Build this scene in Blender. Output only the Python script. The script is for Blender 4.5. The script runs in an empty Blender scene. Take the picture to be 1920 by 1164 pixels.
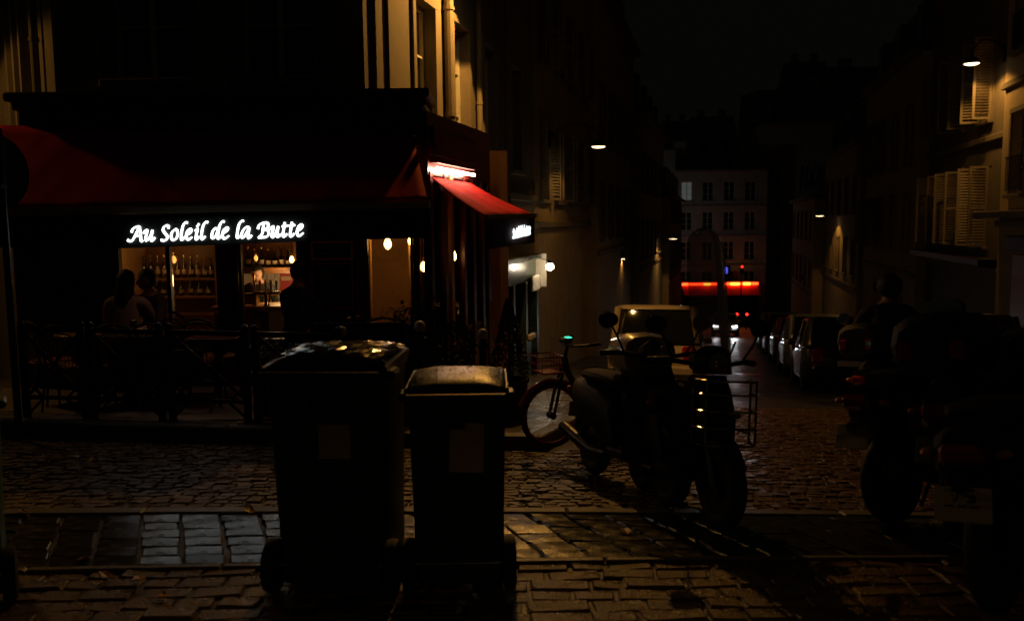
import bpy, bmesh, math, random
from mathutils import Vector, Matrix, Euler
random.seed(7)
R = math.radians
SC = bpy.context.scene
COL = SC.collection

# ------------------------------------------------------------------ camera, sky, exposure
CAMZ = 1.58
cam_d = bpy.data.cameras.new('camera')
cam_d.sensor_width = 36.0
cam_d.lens = 30.0
cam_d.clip_start = 0.05
cam_d.clip_end = 1000.0
cam_d.dof.use_dof = True
cam_d.dof.focus_distance = 7.5
cam_d.dof.aperture_fstop = 2.2
cam = bpy.data.objects.new('camera', cam_d)
COL.objects.link(cam)
cam.location = (0, 0, CAMZ)
CAM_R = Matrix.Rotation(R(90 - 5.78), 3, 'X') @ Matrix.Rotation(R(-0.6), 3, 'Z')
cam.rotation_euler = CAM_R.to_euler()
SC.camera = cam

world = bpy.data.worlds.new('World')
SC.world = world
world.use_nodes = True
wn = world.node_tree
wn.nodes.clear()
w_out = wn.nodes.new('ShaderNodeOutputWorld')
w_bg = wn.nodes.new('ShaderNodeBackground')
w_sky = wn.nodes.new('ShaderNodeTexSky')
w_sky.sky_type = 'NISHITA'
w_sky.sun_disc = False
w_sky.sun_elevation = R(-4.0)
w_sky.sun_rotation = R(200)
w_sky.air_density = 1.0
w_sky.dust_density = 4.0
w_sky.ozone_density = 1.0
w_mix = wn.nodes.new('ShaderNodeMix')
w_mix.data_type = 'RGBA'
w_mix.inputs['Factor'].default_value = 0.9
w_mix.inputs['B'].default_value = (0.036, 0.038, 0.024, 1)      # overcast city glow
wn.links.new(w_sky.outputs['Color'], w_mix.inputs['A'])
wn.links.new(w_mix.outputs['Result'], w_bg.inputs['Color'])
w_bg.inputs['Strength'].default_value = 0.05
wn.links.new(w_bg.outputs['Background'], w_out.inputs['Surface'])

SC.view_settings.view_transform = 'Standard'
SC.view_settings.look = 'None'
SC.view_settings.exposure = 0.0
SC.view_settings.gamma = 1.0
SC.render.engine = 'CYCLES'
SC.cycles.use_denoising = True
SC.cycles.max_bounces = 6
SC.cycles.transparent_max_bounces = 10
SC.cycles.sample_clamp_indirect = 3.0
SC.cycles.caustics_reflective = False
SC.cycles.caustics_refractive = False

# ------------------------------------------------------------------ pixels of the photograph -> places
FPX = 1600.0
def ray(px, py):
    return CAM_R @ Vector(((px - 960) / FPX, -(py - 582) / FPX, -1.0))
def P(px, py, Y):
    d = ray(px, py)
    return Vector((0, 0, CAMZ)) + d * (Y / d.y)
U = Vector((0.237, 0.9715, 0)).normalized()        # down the street
V = Vector((U.y, -U.x, 0))                         # to the right of it
def ground(x, y):
    s = 0.97 * y + 0.236 * x - 4.25
    k = 0.35
    if s > 16: return -2.16 - 0.10 * (s - 16)
    if s > 12: return -0.135 * s
    return -0.135 * k * math.log(1 + math.exp(s / k)) if s > -12 else 0.0
def G(px, py, dz=0.0):
    d = ray(px, py); o = Vector((0, 0, CAMZ))
    lo, hi = 0.5, 300.0
    f = lambda t: (o + d * t).z - ground((o + d * t).x, (o + d * t).y) - dz
    for _ in range(60):
        m = (lo + hi) / 2
        if f(m) > 0: lo = m
        else: hi = m
    return o + d * lo
def onstreet(t, off, C=None):
    c = C or C0
    p = c + U * t + V * off
    return p
C0 = Vector((P(685, 200, 10.5).x, 10.5, 0))        # near corner of the corner house

# ------------------------------------------------------------------ materials
MATS = {}
def mat(name, base, rough=0.6, metal=0.0, var=0.25, vscale=6.0, bump=0.0, bscale=60.0, spec=0.5, coat=0.0,
        emit=None, estr=0.0, trans=0.0, alpha=1.0, rvar=0.0, stretch=(1, 1, 1), sheen=0.0, rscale=None):
    if name in MATS: return MATS[name]
    m = bpy.data.materials.new(name); m.use_nodes = True
    nt = m.node_tree; nd = nt.nodes; lk = nt.links
    b = nd['Principled BSDF']
    b.inputs['Roughness'].default_value = rough
    b.inputs['Metallic'].default_value = metal
    b.inputs['Specular IOR Level'].default_value = spec
    b.inputs['Coat Weight'].default_value = coat
    b.inputs['Coat Roughness'].default_value = 0.06
    b.inputs['Transmission Weight'].default_value = trans
    b.inputs['Alpha'].default_value = alpha
    b.inputs['Sheen Weight'].default_value = sheen
    tc = nd.new('ShaderNodeTexCoord'); mp = nd.new('ShaderNodeMapping')
    mp.inputs['Scale'].default_value = stretch
    lk.new(tc.outputs['Object'], mp.inputs['Vector'])
    if var > 0:
        n = nd.new('ShaderNodeTexNoise'); n.inputs['Scale'].default_value = vscale
        n.inputs['Detail'].default_value = 6; n.inputs['Roughness'].default_value = 0.65
        lk.new(mp.outputs['Vector'], n.inputs['Vector'])
        oi = nd.new('ShaderNodeObjectInfo')
        ad = nd.new('ShaderNodeMath'); ad.operation = 'MULTIPLY_ADD'
        lk.new(oi.outputs['Random'], ad.inputs[0]); ad.inputs[1].default_value = 0.3
        lk.new(n.outputs['Fac'], ad.inputs[2])
        rp = nd.new('ShaderNodeValToRGB')
        lo = [max(0, c * (1 - var)) for c in base]; hi = [min(1, c * (1 + var)) for c in base]
        rp.color_ramp.elements[0].position = 0.35; rp.color_ramp.elements[1].position = 0.9
        rp.color_ramp.elements[0].color = (*lo, 1); rp.color_ramp.elements[1].color = (*hi, 1)
        lk.new(ad.outputs[0], rp.inputs['Fac']); lk.new(rp.outputs['Color'], b.inputs['Base Color'])
        if rvar > 0:
            n2 = nd.new('ShaderNodeTexNoise'); n2.inputs['Scale'].default_value = rscale or vscale * 0.7
            n2.inputs['Detail'].default_value = 4
            lk.new(mp.outputs['Vector'], n2.inputs['Vector'])
            mr = nd.new('ShaderNodeMapRange')
            mr.inputs['From Min'].default_value = 0.3; mr.inputs['From Max'].default_value = 0.7
            mr.inputs['To Min'].default_value = max(0.03, rough - rvar); mr.inputs['To Max'].default_value = min(1, rough + rvar)
            lk.new(n2.outputs['Fac'], mr.inputs['Value']); lk.new(mr.outputs['Result'], b.inputs['Roughness'])
    else:
        b.inputs['Base Color'].default_value = (*base, 1)
    if bump > 0:
        n3 = nd.new('ShaderNodeTexNoise'); n3.inputs['Scale'].default_value = bscale; n3.inputs['Detail'].default_value = 5
        lk.new(mp.outputs['Vector'], n3.inputs['Vector'])
        bp = nd.new('ShaderNodeBump'); bp.inputs['Strength'].default_value = bump; bp.inputs['Distance'].default_value = 0.01
        lk.new(n3.outputs['Fac'], bp.inputs['Height']); lk.new(bp.outputs['Normal'], b.inputs['Normal'])
    if emit:
        b.inputs['Emission Color'].default_value = (*emit, 1); b.inputs['Emission Strength'].default_value = estr
    MATS[name] = m
    return m
def mat_glass(name, tint=(0.9, 0.9, 0.9), refl=0.12, rough=0.03, haze=0.0):
    if name in MATS: return MATS[name]
    m = bpy.data.materials.new(name); m.use_nodes = True
    nt = m.node_tree; nd = nt.nodes; lk = nt.links; nd.clear()
    o = nd.new('ShaderNodeOutputMaterial'); t = nd.new('ShaderNodeBsdfTransparent'); g = nd.new('ShaderNodeBsdfGlossy')
    t.inputs['Color'].default_value = (*tint, 1); g.inputs['Roughness'].default_value = rough
    lw = nd.new('ShaderNodeFresnel'); lw.inputs['IOR'].default_value = 1.45
    ns = nd.new('ShaderNodeTexNoise'); ns.inputs['Scale'].default_value = 5
    ma = nd.new('ShaderNodeMath'); ma.operation = 'MULTIPLY_ADD'
    lk.new(ns.outputs['Fac'], ma.inputs[0]); ma.inputs[1].default_value = refl * 0.6; lk.new(lw.outputs['Fac'], ma.inputs[2])
    mx = nd.new('ShaderNodeMixShader')
    lk.new(ma.outputs[0], mx.inputs['Fac']); lk.new(t.outputs[0], mx.inputs[1]); lk.new(g.outputs[0], mx.inputs[2])
    last = mx
    if haze:                                   # even diffuse haze added to make the clear screen visible
        df = nd.new('ShaderNodeBsdfTranslucent'); df.inputs['Color'].default_value = (.6, .55, .55, 1)
        d2 = nd.new('ShaderNodeBsdfDiffuse'); d2.inputs['Color'].default_value = (.6, .55, .55, 1)
        m0 = nd.new('ShaderNodeMixShader'); lk.new(df.outputs[0], m0.inputs[1]); lk.new(d2.outputs[0], m0.inputs[2])
        m1 = nd.new('ShaderNodeMixShader'); m1.inputs['Fac'].default_value = haze
        lk.new(mx.outputs[0], m1.inputs[1]); lk.new(m0.outputs[0], m1.inputs[2]); last = m1
    lk.new(last.outputs[0], o.inputs['Surface'])
    MATS[name] = m
    return m

WARM = (1.0, 0.46, 0.085)
M_stone   = mat('wet_sett_stone', (0.115, 0.066, 0.030), 0.34, var=0.5, vscale=9, bump=0.9, bscale=70, rvar=0.16, spec=0.5)
M_gutter  = mat('wet_gutter_granite', (0.030, 0.031, 0.030), 0.22, var=0.3, vscale=14, bump=0.16, bscale=60, rvar=0.10, spec=0.6)
M_edge    = mat('granite_edging', (0.13, 0.12, 0.105), 0.42, var=0.25, vscale=10, bump=0.3, bscale=120, rvar=0.1)
M_mortar  = mat('dark_wet_joint', (0.03, 0.026, 0.02), 0.6, var=0.5, vscale=8, bump=0.9, bscale=90, rvar=0.3)
M_asphalt = mat('wet_road', (0.035, 0.03, 0.025), 0.42, var=0.4, vscale=2.5, bump=0.8, bscale=45, rvar=0.15)
M_pave    = mat('pavement', (0.10, 0.09, 0.08), 0.3, var=0.3, vscale=4, bump=0.3, bscale=40, rvar=0.15)
M_terrace = mat('terrace_floor', (0.2, 0.17, 0.15), 0.45, var=0.25, vscale=3, bump=0.2, bscale=60, rvar=0.15)
M_stucco  = mat('cream_stucco', (0.205, 0.176, 0.134), 0.85, var=0.22, vscale=2.2, bump=0.25, bscale=30, stretch=(1, 1, 0.5))
M_stucco2 = mat('ochre_stucco', (0.44, 0.35, 0.22), 0.85, var=0.25, vscale=2.0, bump=0.25, bscale=30, stretch=(1, 1, 0.5))
M_stucco3 = mat('grey_stone_wall', (0.34, 0.32, 0.29), 0.85, var=0.25, vscale=1.6, bump=0.3, bscale=25, stretch=(1, 1, 0.5))
M_trim    = mat('pale_stone_trim', (0.21, 0.18, 0.137), 0.8, var=0.2, vscale=4, bump=0.2, bscale=50)
M_zinc    = mat('zinc_roof', (0.14, 0.15, 0.16), 0.5, metal=0.3, var=0.2, vscale=2)
M_winfr   = mat('white_window_paint', (0.6, 0.58, 0.52), 0.5, var=0.1)
M_shut    = mat('pale_shutter_paint', (0.34, 0.29, 0.21), 0.6, var=0.15, vscale=8)
M_pane    = mat('dark_window_glass', (0.012, 0.013, 0.014), 0.06, var=0, spec=0.6)
M_litpane = mat('lit_window_glass', (0.3, 0.3, 0.28), 0.3, var=0.2, emit=(0.75, 0.85, 0.8), estr=0.06)
M_dimpane = mat('dim_lit_glass', (0.3, 0.3, 0.28), 0.3, var=0.2, emit=(0.75, 0.75, 0.6), estr=0.018)
M_iron    = mat('black_iron', (0.012, 0.012, 0.012), 0.38, metal=0.2, var=0.3, vscale=20, bump=0.1)
M_darkred = mat('dark_red_paint', (0.06, 0.006, 0.005), 0.35, var=0.2, vscale=5, coat=0.2)
M_fascia  = mat('black_painted_fascia', (0.016, 0.010, 0.009), 0.5, var=0.3)
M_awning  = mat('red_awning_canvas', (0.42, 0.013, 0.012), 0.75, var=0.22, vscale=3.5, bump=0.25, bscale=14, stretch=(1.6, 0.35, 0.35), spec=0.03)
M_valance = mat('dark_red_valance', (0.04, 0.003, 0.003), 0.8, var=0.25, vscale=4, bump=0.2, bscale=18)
M_bar     = mat('cream_awning_bar', (0.4, 0.34, 0.25), 0.4, var=0.1)
M_sign    = mat('lit_white_letters', (0.9, 0.9, 0.9), 0.4, var=0, emit=(0.90, 0.98, 0.97), estr=4.0)
M_sign2   = mat('lit_white_letters_side', (0.9, 0.9, 0.9), 0.4, var=0, emit=(0.86, 0.96, 1.0), estr=1.6)
M_led     = mat('warm_white_tube', (1, 0.9, 0.8), 0.4, var=0, emit=(1.0, 0.62, 0.42), estr=75.0)
M_bulb    = mat('lit_filament_bulb', (1, 0.8, 0.5), 0.3, var=0, emit=(1.0, 0.50, 0.12), estr=26.0)
M_bulbdim = mat('dim_filament_bulb', (1, 0.8, 0.5), 0.3, var=0, emit=(1.0, 0.42, 0.08), estr=2.5)
M_lamp    = mat('street_lamp_lens', (1, 0.9, 0.8), 0.3, var=0, emit=(1.0, 0.70, 0.36), estr=5.0)
M_wlamp   = mat('white_wall_light_lens', (1, 1, 1), 0.3, var=0, emit=(1.0, 0.82, 0.58), estr=38.0)
M_glassp  = mat_glass('shop_glass', (0.8, 0.8, 0.8), 0.06)
M_wind    = mat_glass('windscreen_acrylic', (0.62, 0.58, 0.58), 0.05, 0.12, 0.10)
M_bottle  = mat_glass('bottle_glass', (0.55, 0.4, 0.15), 0.3, 0.05)
M_bottleg = mat_glass('green_bottle_glass', (0.15, 0.4, 0.2), 0.3, 0.05)
M_clear   = mat_glass('drinking_glass', (0.85, 0.85, 0.85), 0.25, 0.03)
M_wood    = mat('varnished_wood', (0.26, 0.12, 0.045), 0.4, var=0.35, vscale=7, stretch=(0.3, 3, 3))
M_woodlit = mat('lamplit_wood', (0.5, 0.27, 0.08), 0.4, var=0.2, vscale=7, stretch=(0.3, 3, 3))  # brighter copy of the varnished wood, lamplight put into its colour
M_wallin  = mat('ochre_interior_wall', (0.45, 0.25, 0.09), 0.8, var=0.15, vscale=3)
M_tile    = mat('white_wall_tile', (0.62, 0.56, 0.47), 0.35, var=0.1)
M_redpan  = mat('red_wall_panel', (0.42, 0.03, 0.035), 0.5, var=0.15)
M_chrome  = mat('chrome', (0.75, 0.72, 0.66), 0.12, metal=1.0, var=0)
M_brass   = mat('brass', (0.8, 0.55, 0.2), 0.22, metal=1.0, var=0.1)
M_bin     = mat('dark_green_plastic', (0.014, 0.085, 0.045), 0.45, var=0.25, vscale=5, bump=0.12, bscale=90)
M_rubber  = mat('black_rubber', (0.014, 0.014, 0.014), 0.7, var=0.2, bump=0.1)
M_plastic = mat('black_plastic', (0.008, 0.008, 0.009), 0.62, var=0.3, spec=0.3, bump=0.1, bscale=30)
M_paper   = mat('weathered_paper_sticker', (0.72, 0.55, 0.38), 0.8, var=0.2, vscale=9)
M_brown   = mat('yellow_brown_lid_plastic', (0.38, 0.17, 0.03), 0.5, var=0.2)
M_hair    = mat('dark_hair', (0.010, 0.007, 0.005), 0.55, var=0.4, vscale=20, bump=0.5, bscale=80, stretch=(3, 3, 0.4))
M_skin    = mat('skin', (0.42, 0.24, 0.16), 0.55, var=0.1)
M_cblack  = mat('black_cloth', (0.008, 0.008, 0.009), 0.85, var=0.3, vscale=12, bump=0.3, bscale=25)
M_cpale   = mat('pale_top_cloth', (0.25, 0.18, 0.145), 0.85, var=0.15, vscale=12, bump=0.3, bscale=25)
M_cbrown  = mat('dark_brown_cloth', (0.03, 0.014, 0.010), 0.85, var=0.3, vscale=12, bump=0.3, bscale=25)
M_leafg   = mat('dark_leaves', (0.030, 0.055, 0.022), 0.6, var=0.4, vscale=10)
M_bark    = mat('bark', (0.06, 0.045, 0.03), 0.8, var=0.3)
M_pot     = mat('terracotta_dark', (0.06, 0.035, 0.025), 0.7, var=0.2)
M_fallen  = mat('fallen_leaf', (0.42, 0.20, 0.03), 0.45, var=0.35, vscale=25)
M_ball    = mat('cream_ball_paint', (0.62, 0.55, 0.42), 0.5, var=0.15, vscale=15)
M_slate   = mat('chalkboard', (0.012, 0.012, 0.012), 0.55, var=0.2)
M_chalk   = mat('chalk', (0.35, 0.32, 0.28), 0.9, var=0.3, vscale=60)
M_redlet  = mat('faded_red_lettering', (0.20, 0.02, 0.025), 0.7, var=0.4, vscale=40)
M_carpale = mat('pale_beige_car_paint', (0.55, 0.47, 0.34), 0.35, var=0.06, coat=0.8)
M_cardark = mat('dark_car_paint', (0.02, 0.021, 0.024), 0.3, var=0.1, coat=1.0)
M_carred  = mat('dark_red_car_paint', (0.10, 0.012, 0.012), 0.3, var=0.1, coat=1.0)
M_carsil  = mat('silver_car_paint', (0.42, 0.43, 0.43), 0.3, metal=0.6, var=0.08, coat=1.0)
M_carglass= mat('dark_car_glass', (0.012, 0.014, 0.016), 0.05, var=0, spec=0.7)
M_tail    = mat('red_lens', (0.35, 0.01, 0.012), 0.15, var=0, coat=1.0)
M_tailon  = mat('lit_red_lens', (0.5, 0.02, 0.02), 0.2, var=0, emit=(1.0, 0.03, 0.03), estr=0.7)
M_amber   = mat('amber_lens', (0.6, 0.22, 0.02), 0.15, var=0, coat=1.0)
M_headl   = mat('clear_lamp_lens', (0.5, 0.5, 0.48), 0.12, metal=0.6, var=0, coat=1.0)
M_headon  = mat('lit_headlamp', (1, 1, 1), 0.2, var=0, emit=(0.9, 0.96, 1.0), estr=14.0)
M_plate   = mat('white_number_plate', (0.60, 0.56, 0.48), 0.4, var=0.06)
M_ink     = mat('black_ink', (0.01, 0.01, 0.01), 0.6, var=0)
M_redbike = mat('red_bike_paint', (0.42, 0.010, 0.018), 0.35, var=0.15, coat=0.6)
M_bluebike= mat('dark_teal_bike_paint', (0.02, 0.07, 0.085), 0.4, var=0.15, coat=0.5)
M_greenled= mat('green_status_light', (0.1, 0.8, 0.5), 0.3, var=0, emit=(0.05, 1.0, 0.55), estr=1.6)
M_neonred = mat('red_neon', (1, 0.1, 0.05), 0.3, var=0, emit=(1.0, 0.055, 0.008), estr=5.5)
M_neonyel = mat('yellow_lit_box', (1, 0.8, 0.1), 0.3, var=0, emit=(1.0, 0.75, 0.06), estr=2.6)
M_neonblue= mat('blue_lit_digits', (0.1, 0.1, 1), 0.3, var=0, emit=(0.10, 0.12, 1.0), estr=1.3)
M_redlight= mat('red_signal', (1, 0.05, 0.03), 0.3, var=0, emit=(1.0, 0.03, 0.02), estr=3.0)
M_greenshop = mat('dark_green_shop_paint', (0.03, 0.05, 0.03), 0.35, var=0.2, coat=0.3)
M_cream   = mat('cream_shop_panel', (0.62, 0.54, 0.42), 0.6, var=0.12)
M_silverpk= mat('milky_green_plastic', (0.40, 0.50, 0.36), 0.25, var=0.1, coat=0.6)

# ------------------------------------------------------------------ mesh builder
class MB:
    def __init__(s): s.v = []; s.f = []
    def add(s, vs, fs, M=None):
        o = len(s.v)
        for v in vs:
            v = Vector(v); s.v.append(M @ v if M else v)
        for f in fs: s.f.append([i + o for i in f])
        return s
    def box(s, c, d, rot=None, bev=0.0):
        hx, hy, hz = d[0] / 2, d[1] / 2, d[2] / 2
        M = Matrix.Translation(Vector(c))
        if rot is not None: M = M @ (rot.to_matrix().to_4x4() if isinstance(rot, Euler) else rot.to_4x4())
        if bev <= 0:
            vs = [(x, y, z) for x in (-hx, hx) for y in (-hy, hy) for z in (-hz, hz)]
            fs = [(0, 1, 3, 2), (4, 6, 7, 5), (0, 4, 5, 1), (2, 3, 7, 6), (0, 2, 6, 4), (1, 5, 7, 3)]
            return s.add(vs, fs, M)
        b = min(bev, hx * .9, hy * .9, hz * .9)
        vs = []; idx = {}
        for sx in (-1, 1):
            for sy in (-1, 1):
                for sz in (-1, 1):
                    for a in range(3):
                        p = [sx * (hx - b), sy * (hy - b), sz * (hz - b)]
                        p[a] = (sx * hx, sy * hy, sz * hz)[a]
                        idx[(sx, sy, sz, a)] = len(vs); vs.append(p)
        fs = []
        sg = (-1, 1)
        for a in range(3):
            o1, o2 = [k for k in range(3) if k != a]
            for sa in sg:
                q = []
                for (p1, p2) in ((-1, -1), (1, -1), (1, 1), (-1, 1)):
                    t = [0, 0, 0]; t[a] = sa; t[o1] = p1; t[o2] = p2
                    q.append(idx[(t[0], t[1], t[2], a)])
                fs.append(q)
        for a in range(3):
            o1, o2 = [k for k in range(3) if k != a]
            for p1 in sg:
                for p2 in sg:
                    q = []
                    for sa, ax in ((-1, o1), (-1, o2), (1, o2), (1, o1)):
                        t = [0, 0, 0]; t[a] = sa; t[o1] = p1; t[o2] = p2
                        q.append(idx[(t[0], t[1], t[2], ax)])
                    fs.append(q)
        for sx in sg:
            for sy in sg:
                for sz in sg:
                    fs.append([idx[(sx, sy, sz, a)] for a in range(3)])
        return s.add(vs, fs, M)
    def hexa(s, b4, t4):
        return s.add(list(b4) + list(t4), [(3, 2, 1, 0), (4, 5, 6, 7), (0, 1, 5, 4), (1, 2, 6, 5), (2, 3, 7, 6), (3, 0, 4, 7)])
    def slab(s, pts, d):
        """a quad or polygon thickened by vector d"""
        n = len(pts); pts = [Vector(p) for p in pts]; d = Vector(d)
        fs = [list(range(n))[::-1], list(range(n, 2 * n))] + [(i, (i + 1) % n, n + (i + 1) % n, n + i) for i in range(n)]
        return s.add(pts + [p + d for p in pts], fs)
    def tube(s, pts, r, n=8, closed=False, squash=None, cap=True):
        pts = [Vector(p) for p in pts]; m = len(pts)
        rs = r if isinstance(r, (list, tuple)) else [r] * m
        tang = []
        for i in range(m):
            a = pts[(i - 1) % m] if (closed or i > 0) else pts[i]
            b = pts[(i + 1) % m] if (closed or i < m - 1) else pts[i]
            t = b - a
            tang.append(t.normalized() if t.length > 1e-9 else Vector((0, 0, 1)))
        ref = Vector((0, 0, 1)) if abs(tang[0].z) < 0.9 else Vector((1, 0, 0))
        nrm = (ref - tang[0] * ref.dot(tang[0])).normalized()
        vs = []
        for i in range(m):
            t = tang[i]
            nrm = nrm - t * nrm.dot(t)
            if nrm.length < 1e-6:
                nrm = t.orthogonal()
            nrm = nrm.normalized(); bn = t.cross(nrm)
            for k in range(n):
                a = 2 * math.pi * k / n
                o = nrm * (math.cos(a) * rs[i]) + bn * (math.sin(a) * rs[i])
                if squash:
                    ax, fac = squash
                    o = o - ax * (o.dot(ax) * (1 - fac))
                vs.append(pts[i] + o)
        fs = []
        for i in range(m if closed else m - 1):
            j = (i + 1) % m
            for k in range(n):
                l = (k + 1) % n
                fs.append((i * n + k, i * n + l, j * n + l, j * n + k))
        if cap and not closed:
            fs.append(list(range(n))[::-1]); fs.append([(m - 1) * n + k for k in range(n)])
        return s.add(vs, fs)
    def bar(s, a, b, w, h=None, up=(0, 0, 1)):
        a = Vector(a); b = Vector(b); h = h or w
        t = (b - a); L = t.length; t = t.normalized(); up = Vector(up)
        if abs(t.dot(up)) > 0.98: up = Vector((1, 0, 0))
        x = t.cross(up).normalized(); z = x.cross(t)
        vs = [p + x * sx * w / 2 + z * sz * h / 2 for p in (a, b) for sx, sz in ((-1, -1), (1, -1), (1, 1), (-1, 1))]
        return s.add(vs, [(3, 2, 1, 0), (4, 5, 6, 7), (0, 1, 5, 4), (1, 2, 6, 5), (2, 3, 7, 6), (3, 0, 4, 7)])
    def lathe(s, prof, n=16, c=(0, 0, 0), axis=None):
        M = Matrix.Translation(Vector(c))
        if axis is not None:
            M = M @ Vector((0, 0, 1)).rotation_difference(Vector(axis)).to_matrix().to_4x4()
        vs = []
        for (r, z) in prof:
            for k in range(n):
                a = 2 * math.pi * k / n
                vs.append((r * math.cos(a), r * math.sin(a), z))
        fs = []
        for i in range(len(prof) - 1):
            for k in range(n):
                l = (k + 1) % n
                fs.append((i * n + k, i * n + l, (i + 1) * n + l, (i + 1) * n + k))
        if prof[0][0] > 1e-6: fs.append(list(range(n))[::-1])
        if prof[-1][0] > 1e-6: fs.append([(len(prof) - 1) * n + k for k in range(n)])
        return s.add(vs, fs, M)
    def cyl(s, a, b, r, n=16, r2=None):
        return s.tube([a, b], [r, r if r2 is None else r2], n)
    def ball(s, c, r, n=12, sc=(1, 1, 1)):
        prof = [(max(1e-4, r * math.sin(math.pi * i / n)), -r * math.cos(math.pi * i / n)) for i in range(n + 1)]
        m = MB().lathe(prof, n + 4)
        return s.add([(c[0] + v.x * sc[0], c[1] + v.y * sc[1], c[2] + v.z * sc[2]) for v in m.v], m.f)
    def torus(s, c, Rr, r, axis=(0, 1, 0), n=32, m=8):
        ax = Vector(axis).normalized(); e1 = ax.orthogonal().normalized(); e2 = ax.cross(e1)
        pts = [Vector(c) + e1 * (Rr * math.cos(2 * math.pi * i / n)) + e2 * (Rr * math.sin(2 * math.pi * i / n)) for i in range(n)]
        return s.tube(pts, r, m, closed=True)
    def loft(s, rings, cap=True):
        n = len(rings[0]); vs = [p for r in rings for p in r]; fs = []
        for i in range(len(rings) - 1):
            for k in range(n):
                l = (k + 1) % n
                fs.append((i * n + k, i * n + l, (i + 1) * n + l, (i + 1) * n + k))
        if cap:
            fs.append(list(range(n))[::-1]); fs.append([(len(rings) - 1) * n + k for k in range(n)])
        return s.add(vs, fs)
    def build(s, name, m, parent=None, smooth=False, sharp=40, kind=None, sub=0):
        me = bpy.data.meshes.new(name)
        me.from_pydata([tuple(v) for v in s.v], [], s.f)
        bm = bmesh.new(); bm.from_mesh(me); bmesh.ops.recalc_face_normals(bm, faces=bm.faces); bm.to_mesh(me); bm.free()
        me.materials.append(m)
        o = bpy.data.objects.new(name, me); COL.objects.link(o)
        if smooth:
            me.polygons.foreach_set('use_smooth', [True] * len(me.polygons))
            try: me.set_sharp_from_angle(angle=R(sharp))
            except Exception: pass
        if sub:
            md = o.modifiers.new('sub', 'SUBSURF'); md.levels = sub; md.render_levels = sub
        if parent: o.parent = parent
        if kind: o['kind'] = kind
        return o
def spline(pts, k=4, closed=False):
    """Catmull-Rom through points"""
    pts = [Vector(p) for p in pts]; n = len(pts); out = []
    rng = range(n if closed else n - 1)
    for i in rng:
        p0 = pts[(i - 1) % n] if (closed or i > 0) else pts[i] * 2 - pts[i + 1]
        p1 = pts[i]; p2 = pts[(i + 1) % n]
        p3 = pts[(i + 2) % n] if (closed or i < n - 2) else p2 * 2 - p1
        for j in range(k):
            t = j / k
            out.append(0.5 * ((2 * p1) + (p2 - p0) * t + (2 * p0 - 5 * p1 + 4 * p2 - p3) * t * t + (3 * p1 - p0 - 3 * p2 + p3) * t ** 3))
    if not closed: out.append(pts[-1])
    return out
def tag(o, label, cat, group=None):
    o['label'] = label; o['category'] = cat
    if group: o['group'] = group
    return o
def thing(name, label, cat, loc=(0, 0, 0), rz=0.0, group=None, rot=None):
    o = bpy.data.objects.new(name, None); COL.objects.link(o); o.empty_display_size = 0.1
    o.location = loc; o.rotation_euler = rot if rot else (0, 0, rz)
    return tag(o, label, cat, group)
def dup(root, loc, rz=0.0, label=None, group=None, rot=None, scale=None):
    def cp(o, par):
        c = o.copy(); COL.objects.link(c); c.parent = par
        for ch in KIDS.get(o.name, ()): cp(ch, c)
        return c
    KIDS = {}
    for o in COL.objects:
        if o.parent: KIDS.setdefault(o.parent.name, []).append(o)
    r = cp(root, None)
    r.location = loc; r.rotation_euler = rot if rot else (0, 0, rz)
    if scale: r.scale = scale
    if label: r['label'] = label
    if group: r['group'] = group
    return r
def lamp(name, kind, loc, power, color, size=0.1, aim=None, spot=None, blend=0.15):
    d = bpy.data.lights.new(name, kind); d.energy = power; d.color = color
    if kind in ('POINT', 'SPOT'): d.shadow_soft_size = size
    if kind == 'SPOT': d.spot_size = spot; d.spot_blend = blend
    o = bpy.data.objects.new(name, d); COL.objects.link(o); o.location = loc
    if aim is not None: o.rotation_euler = (Vector(aim) - Vector(loc)).to_track_quat('-Z', 'Y').to_euler()
    o['kind'] = 'helper'
    return o

# ================================================================== GROUND
def struct(o): o['kind'] = 'structure'; return o
m = MB()
ss = [-12, -6, -2, 0, 1, 2, 2.5, 3, 3.4, 3.8, 4.2, 4.8, 5.5, 7, 9, 12, 16, 22, 30, 45, 70, 110, 180, 320]
vv = [-260, -120, -60, -30, -15, -8, -5, -2.5, 0, 2.5, 5, 8, 12, 20, 40, 80, 180, 300]
for s_ in ss:
    for v_ in vv:
        p = U * s_ + V * v_
        m.v.append(Vector((p.x, p.y, ground(p.x, p.y) - 0.010)))
nv = len(vv)
for i in range(len(ss) - 1):
    for j in range(nv - 1):
        m.f.append([i * nv + j, i * nv + j + 1, (i + 1) * nv + j + 1, (i + 1) * nv + j])
road = struct(m.build('road', M_asphalt, smooth=True, sharp=60))

kA = G(0, 815); kB = G(1020, 845)
kA.z = kB.z = 0
KD = (kB - kA).normalized()
gl0 = G(300, 1060); gl1 = G(1100, 1047); gu0 = G(300, 966); gu1 = G(1100, 962)
for q_ in (gl0, gl1, gu0, gu1): q_.z = 0
W = (gl1 - gl0).normalized()
N = Vector((-W.y, W.x, 0))
band = (gu0 - gl0).dot(N)
Q = Vector((-0.40, 1, 0)).normalized()
Qs = Q * (band / Q.dot(N))

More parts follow.
